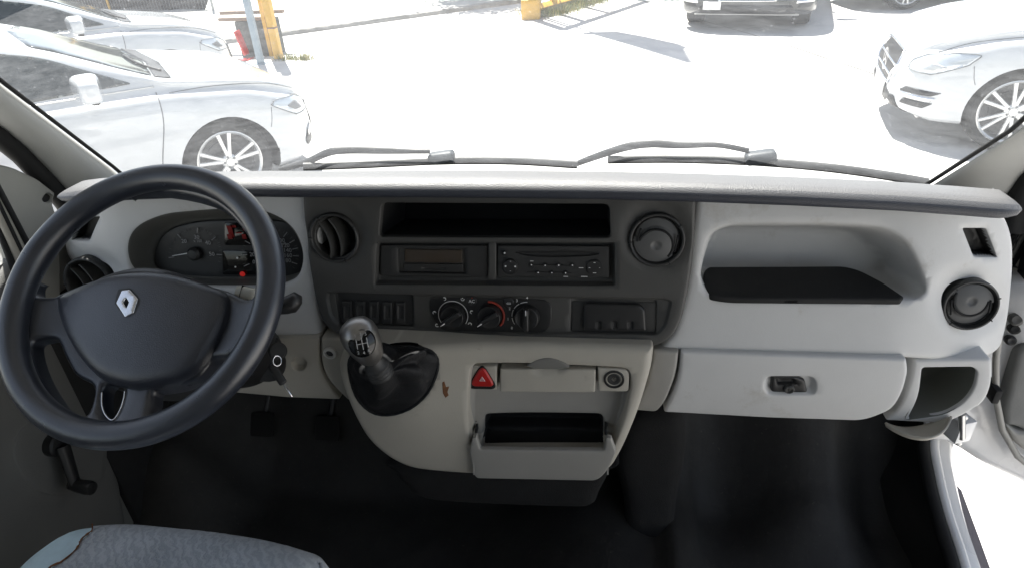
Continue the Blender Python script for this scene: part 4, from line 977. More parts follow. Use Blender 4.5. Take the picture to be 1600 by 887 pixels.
# hinge assembly, check strap and grommets between the dash end and the door
hg = box("hinge", (.035, .04, .05), T(*onY(1497, 665, 1.04)) @ Matrix.Rotation(R(20), 4, 'Z'), WHITE, pd, .004)
tube("hinge_pin", [onY(1503, 646, 1.02), onY(1503, 684, 1.02)], .006, ALU, pd)
box("hinge_leaf", (.09, .012, .040), T(*onY(1480, 672, 1.06)), WHITE, pd, .004)
for x, y in ((1506, 650), (1497, 690)): lathe("hinge_bolt", [(.006, 0), (.006, .005), (.004, .006), (.001, .006)], axm(onY(x, y, 1.03), Vector((-.2, -1, .2))), ALU, pd, 6)
for x, y, r_, mm_ in ((1587, 497, .012, DG), (1578, 530, .009, BK), (1584, 512, .010, BKM)): lathe("grommet", [(r_, -.004), (r_, .006), (r_*.6, .009), (.001, .008)], axm(PF.P(x, y, .01), Vector((-.3, -1, .3))), mm_, pd, 20)
box("check_strap", (.012, .05, .03), T(*PF.P(1548, 607, .03)), BKM, pd, .003)
relief("door_window_frame", PF, [(1600, 450), (1612, 395), (1660, 200), (1900, -200), (1900, -130), (1700, 200), (1640, 372), (1624, 440)], [BKM], pd, edge=.004, skirt=.03, sp=.03)
dmr = empty("door_mirror", tuple(onY(1592, 432, 1.18)), "white door mirror shell glimpsed beyond the open passenger door's hinge edge", "door mirror")
V_, F_ = bevbox_vf(.16, .06, .085, .03, 4); autos(mk("mirror_shell", xf(V_, T(*onY(1625, 436, 1.2))), F_, WHITE, dmr), 60)
V_, F_ = bevbox_vf(.135, .004, .065, .002, 1); autos(mk("mirror_glass", xf(V_, T(*(onY(1625, 436, 1.2)+np.array([0, -.031, 0])))), F_, CHR, dmr), 60)

# =================================================================== WIPERS
def gpt(x, y, lift=.016):
    """the point of the windscreen's outer face behind this spot of the picture"""
    P = onY(x, y, 1.36)
    for _ in range(8):
        Y = Gy(P[0])+.037-.75*(P[2]-zG(P[0]))+lift; P = onY(x, y, Y)
    return P
WP = M("wiper_black", (.012, .013, .014), .5, bump=.1, bscale=300, var=.2, vscale=40, dirt=((.05, .05, .048), 60, .62))
def wiper(label, blade, arm, pivot, r=.0058):
    e = empty("windscreen_wiper", tuple(gpt(*pivot)), label, "wiper", "wipers resting at the foot of the windscreen")
    bp = [gpt(x, y, .010) for x, y in cat(blade, 8, False)]
    tube("wiper_blade", bp, r, WP, e, n=8, flat=1.5, up=(0, .3, 1)); tube("blade_rubber", [p-np.array([0, .004, .004]) for p in bp], .0022, BKM, e, n=6)
    ap_ = [gpt(x, y, .028) for x, y in cat(arm, 8, False)]
    k = len(ap_); tube("wiper_arm", ap_, [.0036+.0022*math.sin(math.pi*min(1, i/k*1.2)) for i in range(k)], WP, e, n=8, flat=1.5, up=(0, .3, 1))
    c = gpt(*pivot, .022); V_, F_ = bevbox_vf(.062, .034, .026, .012, 4)
    autos(mk("pivot_cover", xf(V_, T(*c) @ Matrix.Rotation(R(-8), 4, 'Y')), F_, M("pivot_grey", (.03, .036, .042), .5, var=.2, vscale=50), e), 60)
wiper("windscreen wiper in front of the driver, blade ending beside the near sedan's wheel", [(474, 261), (560, 258), (690, 252), (800, 252), (902, 258)], [(437, 266), (478, 254), (512, 239), (540, 235), (600, 236), (640, 237), (672, 237)], (690, 246))
wiper("windscreen wiper in front of the passenger, blade ending at the pale corner pillar", [(950, 250), (1060, 249), (1180, 253), (1290, 262), (1380, 274), (1450, 286)], [(893, 260), (920, 249), (975, 231), (1015, 225), (1060, 227), (1120, 227), (1170, 236)], (1188, 246))

# =================================================================== OUTDOORS
CONC = M("concrete_ground", (.50, .49, .475), .85, bump=.4, bscale=30, var=.07, vscale=.9, dirt=((.42, .41, .395), 3, .62))
V = [(-400, -400, 0), (400, -400, 0), (400, 400, 0), (-400, 400, 0)]
g = mk("ground", V, [(0, 1, 2, 3)], CONC, smooth=False); tag(g, "pale sunlit concrete yard", kind="structure")
KB = M("kerb_stone", (.34, .33, .31), .9, bump=.6, bscale=14, var=.2, vscale=6)
PV = M("pavement_concrete", (.46, .45, .42), .9, var=.08, vscale=2)
c0, c1 = onZ(436, 58, 0), onZ(752, 14, 0); dk = (c1-c0)/np.linalg.norm(c1-c0); nk = np.array([-dk[1], dk[0], 0])
V = []; Fc = []; k = 60
for i in range(k+1):
    s = -2+9*i/k; p = c0+dk*s; j = .018*noise.noise(Vector((s*4, 0, 0))); j2 = .012*noise.noise(Vector((s*9, 3, 0)))
    for d_, z in ((j, 0), (j+.01, .07+j2), (.14+j, .085+j2), (.15+j, .083)): V.append(p+nk*d_+np.array([0, 0, z]))
for i in range(k):
    for j in range(3): a = i*4+j; Fc.append((a, a+4, a+5, a+1))
tag(mk("kerb", V, Fc, KB), "broken low stone kerb along the yard's far side", kind="structure")
a, b = c0+dk*-2+nk*.16, c0+dk*7+nk*.16
tag(mk("pavement", [a+np.array([0, 0, .078]), b+np.array([0, 0, .078]), b+nk*5+np.array([0, 0, .078]), a+nk*5+np.array([0, 0, .078])], [(0, 1, 2, 3)], PV, smooth=False), "pale pavement beyond the kerb", kind="structure")
# joints and cracks in the concrete
CRK = M("crack_dark", (.10, .095, .09), .95)
def crack(pts, w_, nm="ground_crack", lb="dark joint line in the concrete", seg=26, jit=.02):
    P = [onZ(x, y, 0) for x, y in pts]; Q = cat(P, seg//len(P)+2, False); V = []; Fc = []
    for i, p in enumerate(Q):
        t = (np.array(Q[min(i+1, len(Q)-1)])-np.array(Q[max(i-1, 0)])); t = t/np.linalg.norm(t); n_ = np.array([-t[1], t[0], 0]); o_ = n_*jit*noise.noise(Vector((i*1.3, w_*100, 0))); ww = w_*(.6+.6*random.random())
        V += [p+n_*ww+o_+np.array([0, 0, .004]), p-n_*ww+o_+np.array([0, 0, .004])]
    for i in range(len(Q)-1): Fc.append((2*i, 2*i+2, 2*i+3, 2*i+1))
    tag(mk(nm, V, Fc, CRK, smooth=False), lb, kind="structure")
crack([(1000, 0), (1060, 22), (1200, 62), (1300, 95), (1385, 124), (1600, 215)], .014, jit=.0)
crack([(820, 137), (860, 128), (905, 116)], .005, lb="hairline crack across the middle of the yard"); crack([(835, 184), (862, 176), (890, 168)], .004, lb="short hairline crack nearer the wipers")

# --- cars
def interp(tab, x):
    xs_ = [t[0] for t in tab]; return float(np.interp(x, xs_, [t[1] for t in tab]))
def smooth_tab(tab, n=200):
    xs_ = np.linspace(tab[0][0], tab[-1][0], n); ys_ = np.interp(xs_, [t[0] for t in tab], [t[1] for t in tab])
    k = np.array([1, 2, 3, 4, 3, 2, 1.]); k /= k.sum(); yp = np.pad(ys_, 3, mode='edge'); ys_ = np.convolve(yp, k, 'valid'); return list(zip(xs_, ys_))
CARW = M("car_white_paint", (.50, .515, .53), .22, coat=1.0, var=.01, vscale=2)
CARB = M("car_dark_paint", (.03, .032, .033), .3, coat=.6, var=.15, vscale=8)
CGL = M("car_glass", (.03, .038, .040), .06)
TYR = M("tyre_rubber", (.022, .022, .021), .85, bump=.3, bscale=120, var=.25, vscale=30)
ARCHM = M("arch_black", (.008, .008, .008), .95)
ALY = M("alloy_rim", (.62, .62, .62), .3, .7, var=.04)
LENS = M("headlamp_lens", (.52, .56, .60), .08, .3, coat=1)
GRI = M("grille_black", (.012, .012, .013), .5)
PLT = M("plate_white", (.8, .8, .78), .4)
GASK = M("gap_line", (.15, .155, .16), .7)
def make_body(name, ztop, zbelt, wid, ht=1.0, arches=(1.36, -1.34), arch_r=.365, x0=-2.33, x1=2.27):
    zt = smooth_tab(ztop); zb = smooth_tab(zbelt); wt = smooth_tab(wid)
    xs_ = list(np.linspace(x0, x0+.15, 4)[:-1])+list(np.linspace(x0+.15, x1-.3, 60)[:-1])+list(np.linspace(x1-.3, x1, 14))
    rings = []
    for x in xs_:
        W = interp(wt, x); top = interp(zt, x); bl = min(interp(zb, x), top-.03); bot = .20+.10*max(0, (abs(x)-1.9)/.4)
        g = min(1, max(0, (top-bl)/.12)); tp = top-bl; wr = .90*W-tp*.50*g
        pts = [(0, bot), (.75*W, bot), (.95*W, bot+.03), (W*.985, bot+.12), (W, bot+.5*(bl-bot)), (W*.988, bot+.78*(bl-bot)), (W*.955, bl-.035), (W*.90, bl),
               (W*.90+(wr-W*.90)*.5, bl+tp*.48), (wr+.015, bl+tp*(.86-.1*(1-g))), (wr-.06*g, bl+tp*(.97-.08*(1-g))), (wr*.6, top-.004), (0, top)]
        P = cat(pts, 3, False); rings.append([(x, p[0], p[1]) for p in P])
    m = len(rings[0]); V = []; Fc = []
    for r_ in rings:
        V += r_; V += [(x, -y, z) for x, y, z in r_[-2:0:-1]]
    w2 = 2*m-2
    for i in range(len(rings)-1):
        for j in range(w2): j2 = (j+1) % w2; Fc.append((i*w2+j, (i+1)*w2+j, (i+1)*w2+j2, i*w2+j2))
    Fc.append(tuple(range(w2))); Fc.append(tuple(range((len(rings)-1)*w2, len(rings)*w2))[::-1])
    me = bpy.data.meshes.new(name); me.from_pydata(V, [], Fc); me.update()
    bm = bmesh.new(); bm.from_mesh(me); bmesh.ops.recalc_face_normals(bm, faces=bm.faces); bm.to_mesh(me)
    full = BVHTree.FromBMesh(bm); bm.free()
    o = bpy.data.objects.new("tmp", me); COL.objects.link(o)
    cuts = []
    for ax_ in arches:
        for sy in (-1, 1):
            V2, F2 = lathe_vf([(arch_r, -.35), (arch_r, .35)], 48); m2 = Matrix.Translation((ax_, sy*.93, .33)) @ Matrix.Rotation(R(90), 4, 'X')
            me2 = bpy.data.meshes.new("c"); me2.from_pydata([tuple(v) for v in xf(V2, m2)], [], F2); b2 = bmesh.new(); b2.from_mesh(me2); bmesh.ops.recalc_face_normals(b2, faces=b2.faces); b2.to_mesh(me2); b2.free()
            c = bpy.data.objects.new("c", me2); COL.objects.link(c); cuts.append(c); md = o.modifiers.new("b", 'BOOLEAN'); md.object = c; md.operation = 'DIFFERENCE'; md.solver = 'EXACT'
    dg = bpy.context.evaluated_depsgraph_get(); res = bpy.data.meshes.new_from_object(o.evaluated_get(dg)); res.name = name
    for c in cuts: bpy.data.objects.remove(c)
    bpy.data.objects.remove(o)
    res.materials.clear(); res.materials.append(CARW); res.materials.append(ARCHM)
    mi = []
    for p in res.polygons:
        c = p.center; ia = any((c.x-a_)**2+(c.z-.33)**2 < (arch_r*1.004)**2 for a_ in arches) and (abs(p.normal.y) > .6 or abs(math.hypot(c.x-min(arches, key=lambda q: abs(q-c.x)), c.z-.33)-arch_r) < .004)
        mi.append(1 if ia else 0)
    res.polygons.foreach_set("material_index", mi); res.polygons.foreach_set("use_smooth", [True]*len(res.polygons))
    bm = bmesh.new(); bm.from_mesh(res)
    for e in bm.edges:
        if len(e.link_faces) == 2 and e.calc_face_angle(0) > R(32): e.smooth = False
    bm.to_mesh(res); bm.free()
    return res, full
def patch(bvh, uv, org, du, dv, dr, off=.004, grid=.03, mats=None, name="p", thick=.004):
    """a skin that follows the body: polygon uv in the plane (org, du, dv), shot along dr"""
    Pn = dense(uv, grid*.8); mn, mx_ = Pn.min(0), Pn.max(0); gx_, gy_ = np.meshgrid(np.arange(mn[0], mx_[0], grid), np.arange(mn[1], mx_[1], grid)); G = np.stack([gx_.ravel(), gy_.ravel()], 1); G = G[sdist(G, Pn) > grid*.3]
    allv = [Vector((float(p[0]), float(p[1]))) for p in Pn]+[Vector((float(p[0]), float(p[1]))) for p in G]
    n = len(Pn); r_ = geometry.delaunay_2d_cdt(allv, [(i, (i+1) % n) for i in range(n)], [], 0, 1e-6)
    Q = np.array([(v.x, v.y) for v in r_[0]]); T_ = np.array(r_[2]); T_ = T_[sdist(Q[T_].mean(1), Pn) > 0]
    org, du, dv, dr = map(Vector, (org, du, dv, dr)); V = []; last = None; bad = set()
    for i, q in enumerate(Q):
        o_ = org+du*float(q[0])+dv*float(q[1]); h = bvh.ray_cast(o_, dr)
        if h[0] is None:
            h2 = bvh.find_nearest(o_+dr*1.0); V.append(h2[0]+h2[1]*off)
        else:
            nn_ = h[1] if h[1].dot(dr) < 0 else -h[1]; V.append(h[0]+nn_*off)
    cnt = {}
    F_ = [tuple(int(i) for i in t) for t in T_]
    for t in F_:
        for a_, b_ in ((t[0], t[1]), (t[1], t[2]), (t[2], t[0])): cnt[(a_, b_)] = 1
    mp = {}
    for (a_, b_) in [e for e in cnt if (e[1], e[0]) not in cnt]:
        for q in (a_, b_):
            if q not in mp: mp[q] = len(V); V.append(V[q]+dr*(thick+off))
        F_.append((b_, a_, mp[a_], mp[b_]))
    me = bpy.data.meshes.new(name); me.from_pydata([tuple(v) for v in V], [], F_)
    me.polygons.foreach_set("use_smooth", [True]*len(F_))
    for m in mats: me.materials.append(m)
    return me
def line_on(bvh, pts, org, du, dv, dr, r_=.004, off=.0, name="l", mat=None):
    org, du, dv, dr = map(Vector, (org, du, dv, dr)); P = []
    for q in cat(pts, 8, False):
        h = bvh.ray_cast(org+du*float(q[0])+dv*float(q[1]), dr)
        if h[0] is not None: P.append(h[0]+(h[1] if h[1].dot(dr) < 0 else -h[1])*off)
    V_, F_ = tube_vf([tuple(p) for p in P], r_, 6); me = bpy.data.meshes.new(name); me.from_pydata([tuple(v) for v in V_], [], F_); me.materials.append(mat or GASK); me.polygons.foreach_set("use_smooth", [True]*len(F_)); return me
def obj(name, me, parent, loc=(0, 0, 0), rot=(0, 0, 0)):
    o = bpy.data.objects.new(name, me); link(o, parent); o.location = loc; o.rotation_euler = rot; return o
def wheel_meshes(rim_r=.235, tr=.325, spokes=5, double=True):
    def M2(name, vf, mat):
        me = bpy.data.meshes.new(name); V_, F_ = vf; me.from_pydata([tuple(v) for v in V_], [], F_); me.materials.append(mat); me.polygons.foreach_set("use_smooth", [True]*len(F_)); 
        bm = bmesh.new(); bm.from_mesh(me); 
        for e in bm.edges:
            if len(e.link_faces) == 2 and e.calc_face_angle(0) > R(38): e.smooth = False
        bm.to_mesh(me); bm.free(); return me
    tyre = M2("tyre", lathe_vf([(rim_r, .10), (rim_r+.01, .108), (rim_r+.05, .115), (tr-.02, .105), (tr-.004, .09), (tr, .05), (tr, -.08), (tr-.02, -.11), (rim_r, -.10)], 64, False), TYR)
    mu = Multi(); mu.add(lathe_vf([(rim_r+.006, .106), (rim_r-.004, .109), (rim_r-.016, .10), (rim_r-.022, .07), (rim_r-.03, -.08)], 64, False))
    for k in range(spokes):
        for s in ((-1, 1) if double else (0,)):
            a0 = 2*math.pi*k/spokes+math.pi/2; pts = []
            da = s*.15
            for i in range(7):
                t = i/6; r_ = .045+(rim_r-.055)*t; a = a0+da*(1-t)*.9+s*(.035 if double else 0)+da*t*1.0; pts.append((r_*math.cos(a), r_*math.sin(a), .088+.012*math.sin(math.pi*t)*0+.008*t))
            mu.add(tube_vf(pts, [.017, .0165, .016, .016, .0165, .017, .018], 8, flat=.7, up=(0, 0, 1)))
    mu.add(lathe_vf([(.058, .06), (.060, .088), (.05, .096), (.034, .098), (.03, .104), (.001, .106)], 32))
    for k in range(5): mu.add(lathe_vf([(.008, .09), (.008, .104), (.001, .105)], 8), 1, Matrix.Translation((.043*math.cos(k*1.2566+.6), .043*math.sin(k*1.2566+.6), 0)))
    me = bpy.data.meshes.new("rim"); me.from_pydata([tuple(v) for v in mu.V], [], mu.F); me.materials.append(ALY); me.materials.append(GASK); me.polygons.foreach_set("material_index", mu.I); me.polygons.foreach_set("use_smooth", [True]*len(mu.F))
    bm = bmesh.new(); bm.from_mesh(me)
    for e in bm.edges:
        if len(e.link_faces) == 2 and e.calc_face_angle(0) > R(38): e.smooth = False
    bm.to_mesh(me); bm.free()
    disc = M2("brake_disc", lathe_vf([(rim_r-.02, .0), (.15, .002), (.149, .02), (.06, .022), (.001, .03)], 40), M("brake_dark", (.09, .09, .09), .6) if "brake_dark" not in bpy.data.materials else bpy.data.materials["brake_dark"])
    return tyre, rim_ if False else me, disc
TYRE, RIM, DISC = wheel_meshes()
TYRE2, RIM2, DISC2 = wheel_meshes(.245, .33, 6, True)
BRK = bpy.data.materials["brake_dark"]
def add_wheels(root, axs, meshes, wy=.80):
    for x in axs:
        for s in (-1, 1):
            wz = obj("wheel", meshes[0], root, (x, s*(wy-.10), .33), (R(90) if s < 0 else R(-90), 0, 0)); obj("rim", meshes[1], wz); obj("brake_disc", meshes[2], wz)

# near sedan (coupe-like roof), then a copy for the one parked behind it
zt1 = [(-2.33, .62), (-2.30, .92), (-2.2, 1.04), (-1.9, 1.08), (-1.5, 1.20), (-1.0, 1.36), (-.4, 1.43), (.1, 1.41), (.5, 1.27), (.85, 1.10), (1.08, 1.00), (1.3, .965), (1.7, .90), (2.0, .81), (2.15, .73), (2.23, .62), (2.27, .50)]
zb1 = [(-2.33, .55), (-2.25, .90), (-1.8, .98), (-.8, .97), (.3, .94), (1.1, .92), (1.6, .86), (2.0, .74), (2.2, .62), (2.27, .45)]
wd1 = [(-2.33, .55), (-2.25, .74), (-2.0, .86), (-1.4, .91), (0, .91), (1.3, .91), (1.7, .89), (2.0, .80), (2.15, .66), (2.23, .50), (2.27, .36)]
def nose(t): return [((x if x < 1.75 else 1.75+(x-1.75)*.80), z) for x, z in t]
zt1, zb1, wd1 = nose(zt1), nose(zb1), nose(wd1)
bodyA, bvA = make_body("sedan_body", zt1, zb1, wd1, x1=1.75+.52*.80)
def shot(f, name): return f
def sidecfg(s): return ((0, s*2, 0), (1, 0, 0), (0, 0, 1), (0, -s, 0))
FRONT = ((3.2, 0, 0), (0, 1, 0), (0, 0, 1), (-1, 0, 0)); TOP = ((0, 0, 3), (1, 0, 0), (0, 1, 0), (0, 0, -1))
def car(label, loc, rz, body, bvh, kind, wheels):
    root = empty("parked_car", loc, label, "car", "cars parked in the yard", rz)
    bo = obj("body", body, root)
    for s in (-1, 1):
        cfg = sidecfg(s)
        wn = rnd([(.88, 1.005), (.42, 1.235), (.0, 1.335), (-.16, 1.355), (-.16, .985)], [.03, .1, .1, .02, .03]); wr_ = rnd([(-.24, .985), (-.24, 1.36), (-.9, 1.315), (-1.35, 1.18), (-1.62, 1.06), (-1.40, 1.01)], [.02, .02, .1, .1, .04, .03])
        if kind == 'B': wn = [(x, z+.02) for x, z in wn]
        for w_ in (wn, wr_): obj("side_window", patch(bvh, w_, *cfg, off=.005, mats=[CGL], name="side_window"), bo)
        obj("door_gap", line_on(bvh, [(1.0, .93), (.98, .75), (.90, .5), (.84, .26)], *cfg, r_=.004), bo)
        obj("door_gap", line_on(bvh, [(-.2, .96), (-.2, .6), (-.18, .26)], *cfg, r_=.004), bo)
        obj("window_trim", line_on(bvh, [(1.0, .968), (.4, .975), (-.6, .985), (-1.5, 1.0)], *cfg, r_=.006, mat=ALU), bo)
        for hx in (-.02, -1.05):
            V_, F_ = bevbox_vf(.17, .03, .028, .01, 2); me = bpy.data.meshes.new("door_handle"); me.from_pydata([tuple(v+Vector((hx, s*.905, .84))) for v in V_], [], F_); me.materials.append(CARW); obj("door_handle", me, bo)
        # mirror
        V_, F_ = bevbox_vf(.17, .27, .17, .06, 4); V_ = [Vector((v.x*(1-.3*(v.y*s > .05)), v.y, v.z*(1-.15*(v.y*s > .05)))) for v in V_]
        V2, F2 = bevbox_vf(.05, .14, .04, .012, 2); mu = Multi(); mu.add((V_, F_), 0, T(.60, s*1.00, 1.055)); mu.add((V2, F2), 1, T(.62, s*.90, .985) @ Matrix.Rotation(s*R(-25), 4, 'X'))
        me = bpy.data.meshes.new("door_mirror"); me.from_pydata([tuple(v) for v in mu.V], [], mu.F); me.materials.append(CARW); me.materials.append(GRI); me.polygons.foreach_set("material_index", mu.I); me.polygons.foreach_set("use_smooth", [True]*len(mu.F)); obj("door_mirror", me, root)
        # headlamps seen from the side, corner intakes
        hl = rnd([(2.17, .57), (1.98, .585), (1.74, .70), (1.80, .735), (2.02, .715), (2.14, .66)], .03) if kind == 'A' else rnd([(2.14, .60), (2.00, .60), (1.78, .69), (1.70, .775), (1.86, .775), (2.04, .735), (2.12, .68)], .03)
        hl = [tuple(q) for q in nose([tuple(q) for q in hl])] if kind == 'A' else hl
        obj("headlight", patch(bvh, hl, *cfg, off=.006, mats=[LENS], grid=.02, name="headlight"), root)
        lo = list(hl)+[hl[0]]; obj("headlight_rim", line_on(bvh, lo[::4]+[lo[-1]], *cfg, r_=.0032, off=.006), root)
        inner = rnd(nose([(2.08, .61), (1.98, .62), (1.90, .665), (2.00, .69)]) if kind == 'A' else [(2.08, .61), (1.98, .62), (1.90, .665), (2.00, .69)], .02); obj("lamp_reflector", patch(bvh, inner, *cfg, off=.009, mats=[GASK if kind == 'A' else ALU], grid=.02, name="lamp_reflector"), root)
        if kind == 'A':
            obj("fog_intake", patch(bvh, rnd(nose([(2.18, .31), (2.06, .30), (2.04, .35), (2.10, .43), (2.19, .45)]), .02), *cfg, off=.005, mats=[GRI], grid=.02, name="fog_intake"), root)
            obj("fog_trim", patch(bvh, rnd(nose([(2.19, .39), (2.09, .37), (2.09, .43), (2.18, .46)]), .015), *cfg, off=.010, mats=[ALU], grid=.02, name="fog_trim"), root)
        obj("bonnet_gap", line_on(bvh, [(1.10, .88), (1.5, .86), (1.85, .80), (2.05, .70)], *((0, 0, 3), (1, 0, 0), (0, s, 0), (0, 0, -1)), r_=.0035), bo) if 0 else None
        obj("bonnet_gap", line_on(bvh, [(1.08, .915), (1.4, .905), (1.75, .855), (1.98, .765)], *cfg, r_=.0035), bo)
        obj("bumper_gap", line_on(bvh, [(1.74, .69), (1.72, .60), (1.70, .55)], *cfg, r_=.003), bo)
    # glass front and rear
    obj("windscreen", patch(bvh, rnd([(.38, -.60), (1.02, -.72), (1.08, 0), (1.02, .72), (.38, .60), (.30, 0)], .05), *TOP, off=.005, mats=[CGL], name="windscreen", grid=.05), bo)
    obj("rear_window", patch(bvh, rnd([(-.98, -.52), (-1.72, -.62), (-1.72, .62), (-.98, .52)], .05), *TOP, off=.005, mats=[CGL], name="rear_window", grid=.05), bo)
    obj("wiper_well", patch(bvh, rnd([(1.03, -.72), (1.14, -.70), (1.19, 0), (1.14, .70), (1.03, .72), (1.095, 0)], .02), *TOP, off=.007, mats=[GRI], name="wiper_well", grid=.03), bo)
    obj("wiper_arm", line_on(bvh, [(1.12, -.45), (1.0, -.2), (.97, .1)], *TOP, r_=.010, off=.014, mat=GRI), bo)
    # front
    if kind == 'A':
        obj("grille", patch(bvh, rnd([(-.42, .33), (.42, .33), (.52, .55), (.40, .61), (-.40, .61), (-.52, .55)], .04), *FRONT, off=.006, mats=[GRI], name="grille", grid=.04), root)
    else:
        obj("grille", patch(bvh, rnd([(-.34, .42), (.34, .42), (.44, .60), (.36, .70), (-.36, .70), (-.44, .60)], .05), *FRONT, off=.006, mats=[GRI], name="grille", grid=.04), root)
        for z in (.50, .58): obj("grille_bar", line_on(bvh, [(-.40, z), (0, z), (.40, z)], *FRONT, r_=.010, off=.010, mat=CHR), root)
        fr_ = rnd([(-.34, .42), (.34, .42), (.44, .60), (.36, .70), (-.36, .70), (-.44, .60)], .05); fr_ = list(fr_)+[fr_[0]]; obj("grille_surround", line_on(bvh, fr_[::3]+[fr_[0]], *FRONT, r_=.012, off=.006, mat=CHR), root)
        V_, F_ = tube_vf([(.09*math.cos(t), .09*math.sin(t), 0) for t in [i*math.pi/12 for i in range(24)]], .008, 6, closed=True); mu = Multi(); mu.add((V_, F_))
        for q in range(3): a = R(90+120*q); mu.add(tube_vf([(0, 0, 0), (.085*math.cos(a), .085*math.sin(a), 0)], [.012, .004], 6))
        me = bpy.data.meshes.new("emblem"); hh = bvh.ray_cast(Vector((3.2, 0, .56)), Vector((-1, 0, 0)))[0]; me.from_pydata([tuple(Vector((hh.x+.022, v.x, .56+v.y))) for v in mu.V], [], mu.F); me.materials.append(CHR); obj("emblem", me, root)
        obj("lower_grille", patch(bvh, rnd([(-.62, .24), (.62, .24), (.56, .37), (-.56, .37)], .03), *FRONT, off=.006, mats=[GRI], name="lower_grille", grid=.04), root)
        obj("bumper_lip", line_on(bvh, [(-.66, .225), (-.3, .215), (.3, .215), (.66, .225)], *FRONT, r_=.014, off=.008, mat=ALU), root)
        for s in (-1, 1):
            cfg = sidecfg(s)
            obj("fog_intake", patch(bvh, rnd([(2.17, .43), (1.97, .43), (1.90, .465), (2.13, .475)], .012), *cfg, off=.005, mats=[GRI], grid=.02, name="fog_intake"), root)
            obj("fog_intake", patch(bvh, rnd([(2.15, .33), (2.00, .325), (1.94, .375), (2.13, .38)], .012), *cfg, off=.005, mats=[GRI], grid=.02, name="fog_intake"), root)
            obj("fog_trim", patch(bvh, rnd([(2.16, .385), (1.96, .385), (1.93, .42), (2.16, .425)], .01), *cfg, off=.010, mats=[CHR], grid=.02, name="fog_trim"), root)
    V_, F_ = bevbox_vf(.012, .50, .11, .003, 1); hh = bvh.ray_cast(Vector((3.2, 0, .40 if kind == 'A' else .36)), Vector((-1, 0, 0)))[0]; me = bpy.data.meshes.new("number_plate"); me.from_pydata([tuple(v+Vector((hh.x+.015, 0, .40 if kind == 'A' else .36))) for v in V_], [], F_); me.materials.append(PLT); obj("number_plate", me, root)
    for s in (-1, 1):
        obj("tail_lamp", patch(bvh, rnd([(-2.30, .72), (-2.0, .76), (-1.9, .84), (-2.26, .88)], .03), *sidecfg(s), off=.006, mats=[RED], grid=.03, name="tail_lamp"), root)
    add_wheels(root, (1.36, -1.34), wheels)
    return root
def copy_tree(o, parent=None):
    c = o.copy(); COL.objects.link(c); c.parent = parent
    for ch in list(o.children): copy_tree(ch, c)
    return c
WA = onZ(361, 243, .33)
carA = car("nearer of two white sedans, its front wheel with silver rim in full view", (-4.18, 4.17, 0), R(43), bodyA, bvA, 'A', (TYRE, RIM, DISC))
carB = copy_tree(carA); carB.location = (-6.25, 6.80, 0); carB["label"] = "white sedan behind the nearest one, only bonnet, headlight and door mirror showing"
zt2 = [(-2.30, .70), (-2.26, .98), (-2.1, 1.06), (-1.8, 1.10), (-1.5, 1.22), (-1.0, 1.38), (-.4, 1.45), (.1, 1.43), (.5, 1.29), (.85, 1.12), (1.05, 1.02), (1.3, .985), (1.7, .93), (2.0, .85), (2.12, .78), (2.18, .66), (2.22, .48)]
zb2 = [(-2.33, .60), (-2.2, .92), (-1.8, .98), (-.8, .98), (.3, .95), (1.1, .93), (1.6, .88), (1.95, .78), (2.12, .66), (2.22, .44)]
wd2 = [(-2.30, .60), (-2.2, .78), (-2.0, .86), (-1.4, .90), (0, .90), (1.3, .90), (1.7, .885), (1.95, .83), (2.08, .74), (2.17, .62), (2.22, .50)]
bodyB, bvB = make_body("saloon_body", zt2, zb2, wd2, x0=-2.30, x1=2.22)
WC = onZ(1580, 176, .33); ang = R(168)
off_ = Matrix.Rotation(ang, 3, 'Z') @ Vector((1.36, .80, 0))
carC = car("white car with chrome-barred grille and double-slit bumper vents, facing the white sedans", (4.955, 6.165, 0), ang, bodyB, bvB, 'B', (TYRE2, RIM2, DISC2))
# dark car facing the yard at the top edge, and a white one beside it
bodyD = bodyB.copy(); bodyD.materials.clear(); bodyD.materials.append(CARB); bodyD.materials.append(ARCHM)
ND = onZ(1170, 32, .25); ang = R(-104)
carD = car("dark car at the yard's far edge, only its bumper and plate in view", (0, 0, 0), ang, bodyD, bvB, 'B', (TYRE2, RIM2, DISC2))
o2 = Matrix.Rotation(ang, 3, 'Z') @ Vector((2.2, .0, 0)); carD.location = (ND[0]+.06-o2.x, ND[1]+.62-o2.y, 0); carD.scale = (1.1, 1.18, 1.1)
for ch in carD.children:
    if ch.name.startswith("number_plate"): ch.scale = (1, .45, 1); ch.location.y = -.42
crack([(560, 150), (620, 142), (700, 150)], .004, lb="hairline crack near the sedans"); crack([(1120, 150), (1190, 171), (1290, 178)], .004, lb="hairline crack near the chrome-grilled car"); crack([(480, 40), (560, 30), (660, 22)], .004, lb="hairline crack beside the kerb")
carE = copy_tree(carC); carE["label"] = "white car beside the dark car, only its lower edge and shadow in view"; o2 = Matrix.Rotation(R(190), 3, 'Z') @ Vector((2.2, 0, 0)); carE.rotation_euler = (0, 0, R(186)); carE.location = (onZ(1290, 5, .3)[0]+2.9, onZ(1290, 5, .3)[1]+2.0, 0)

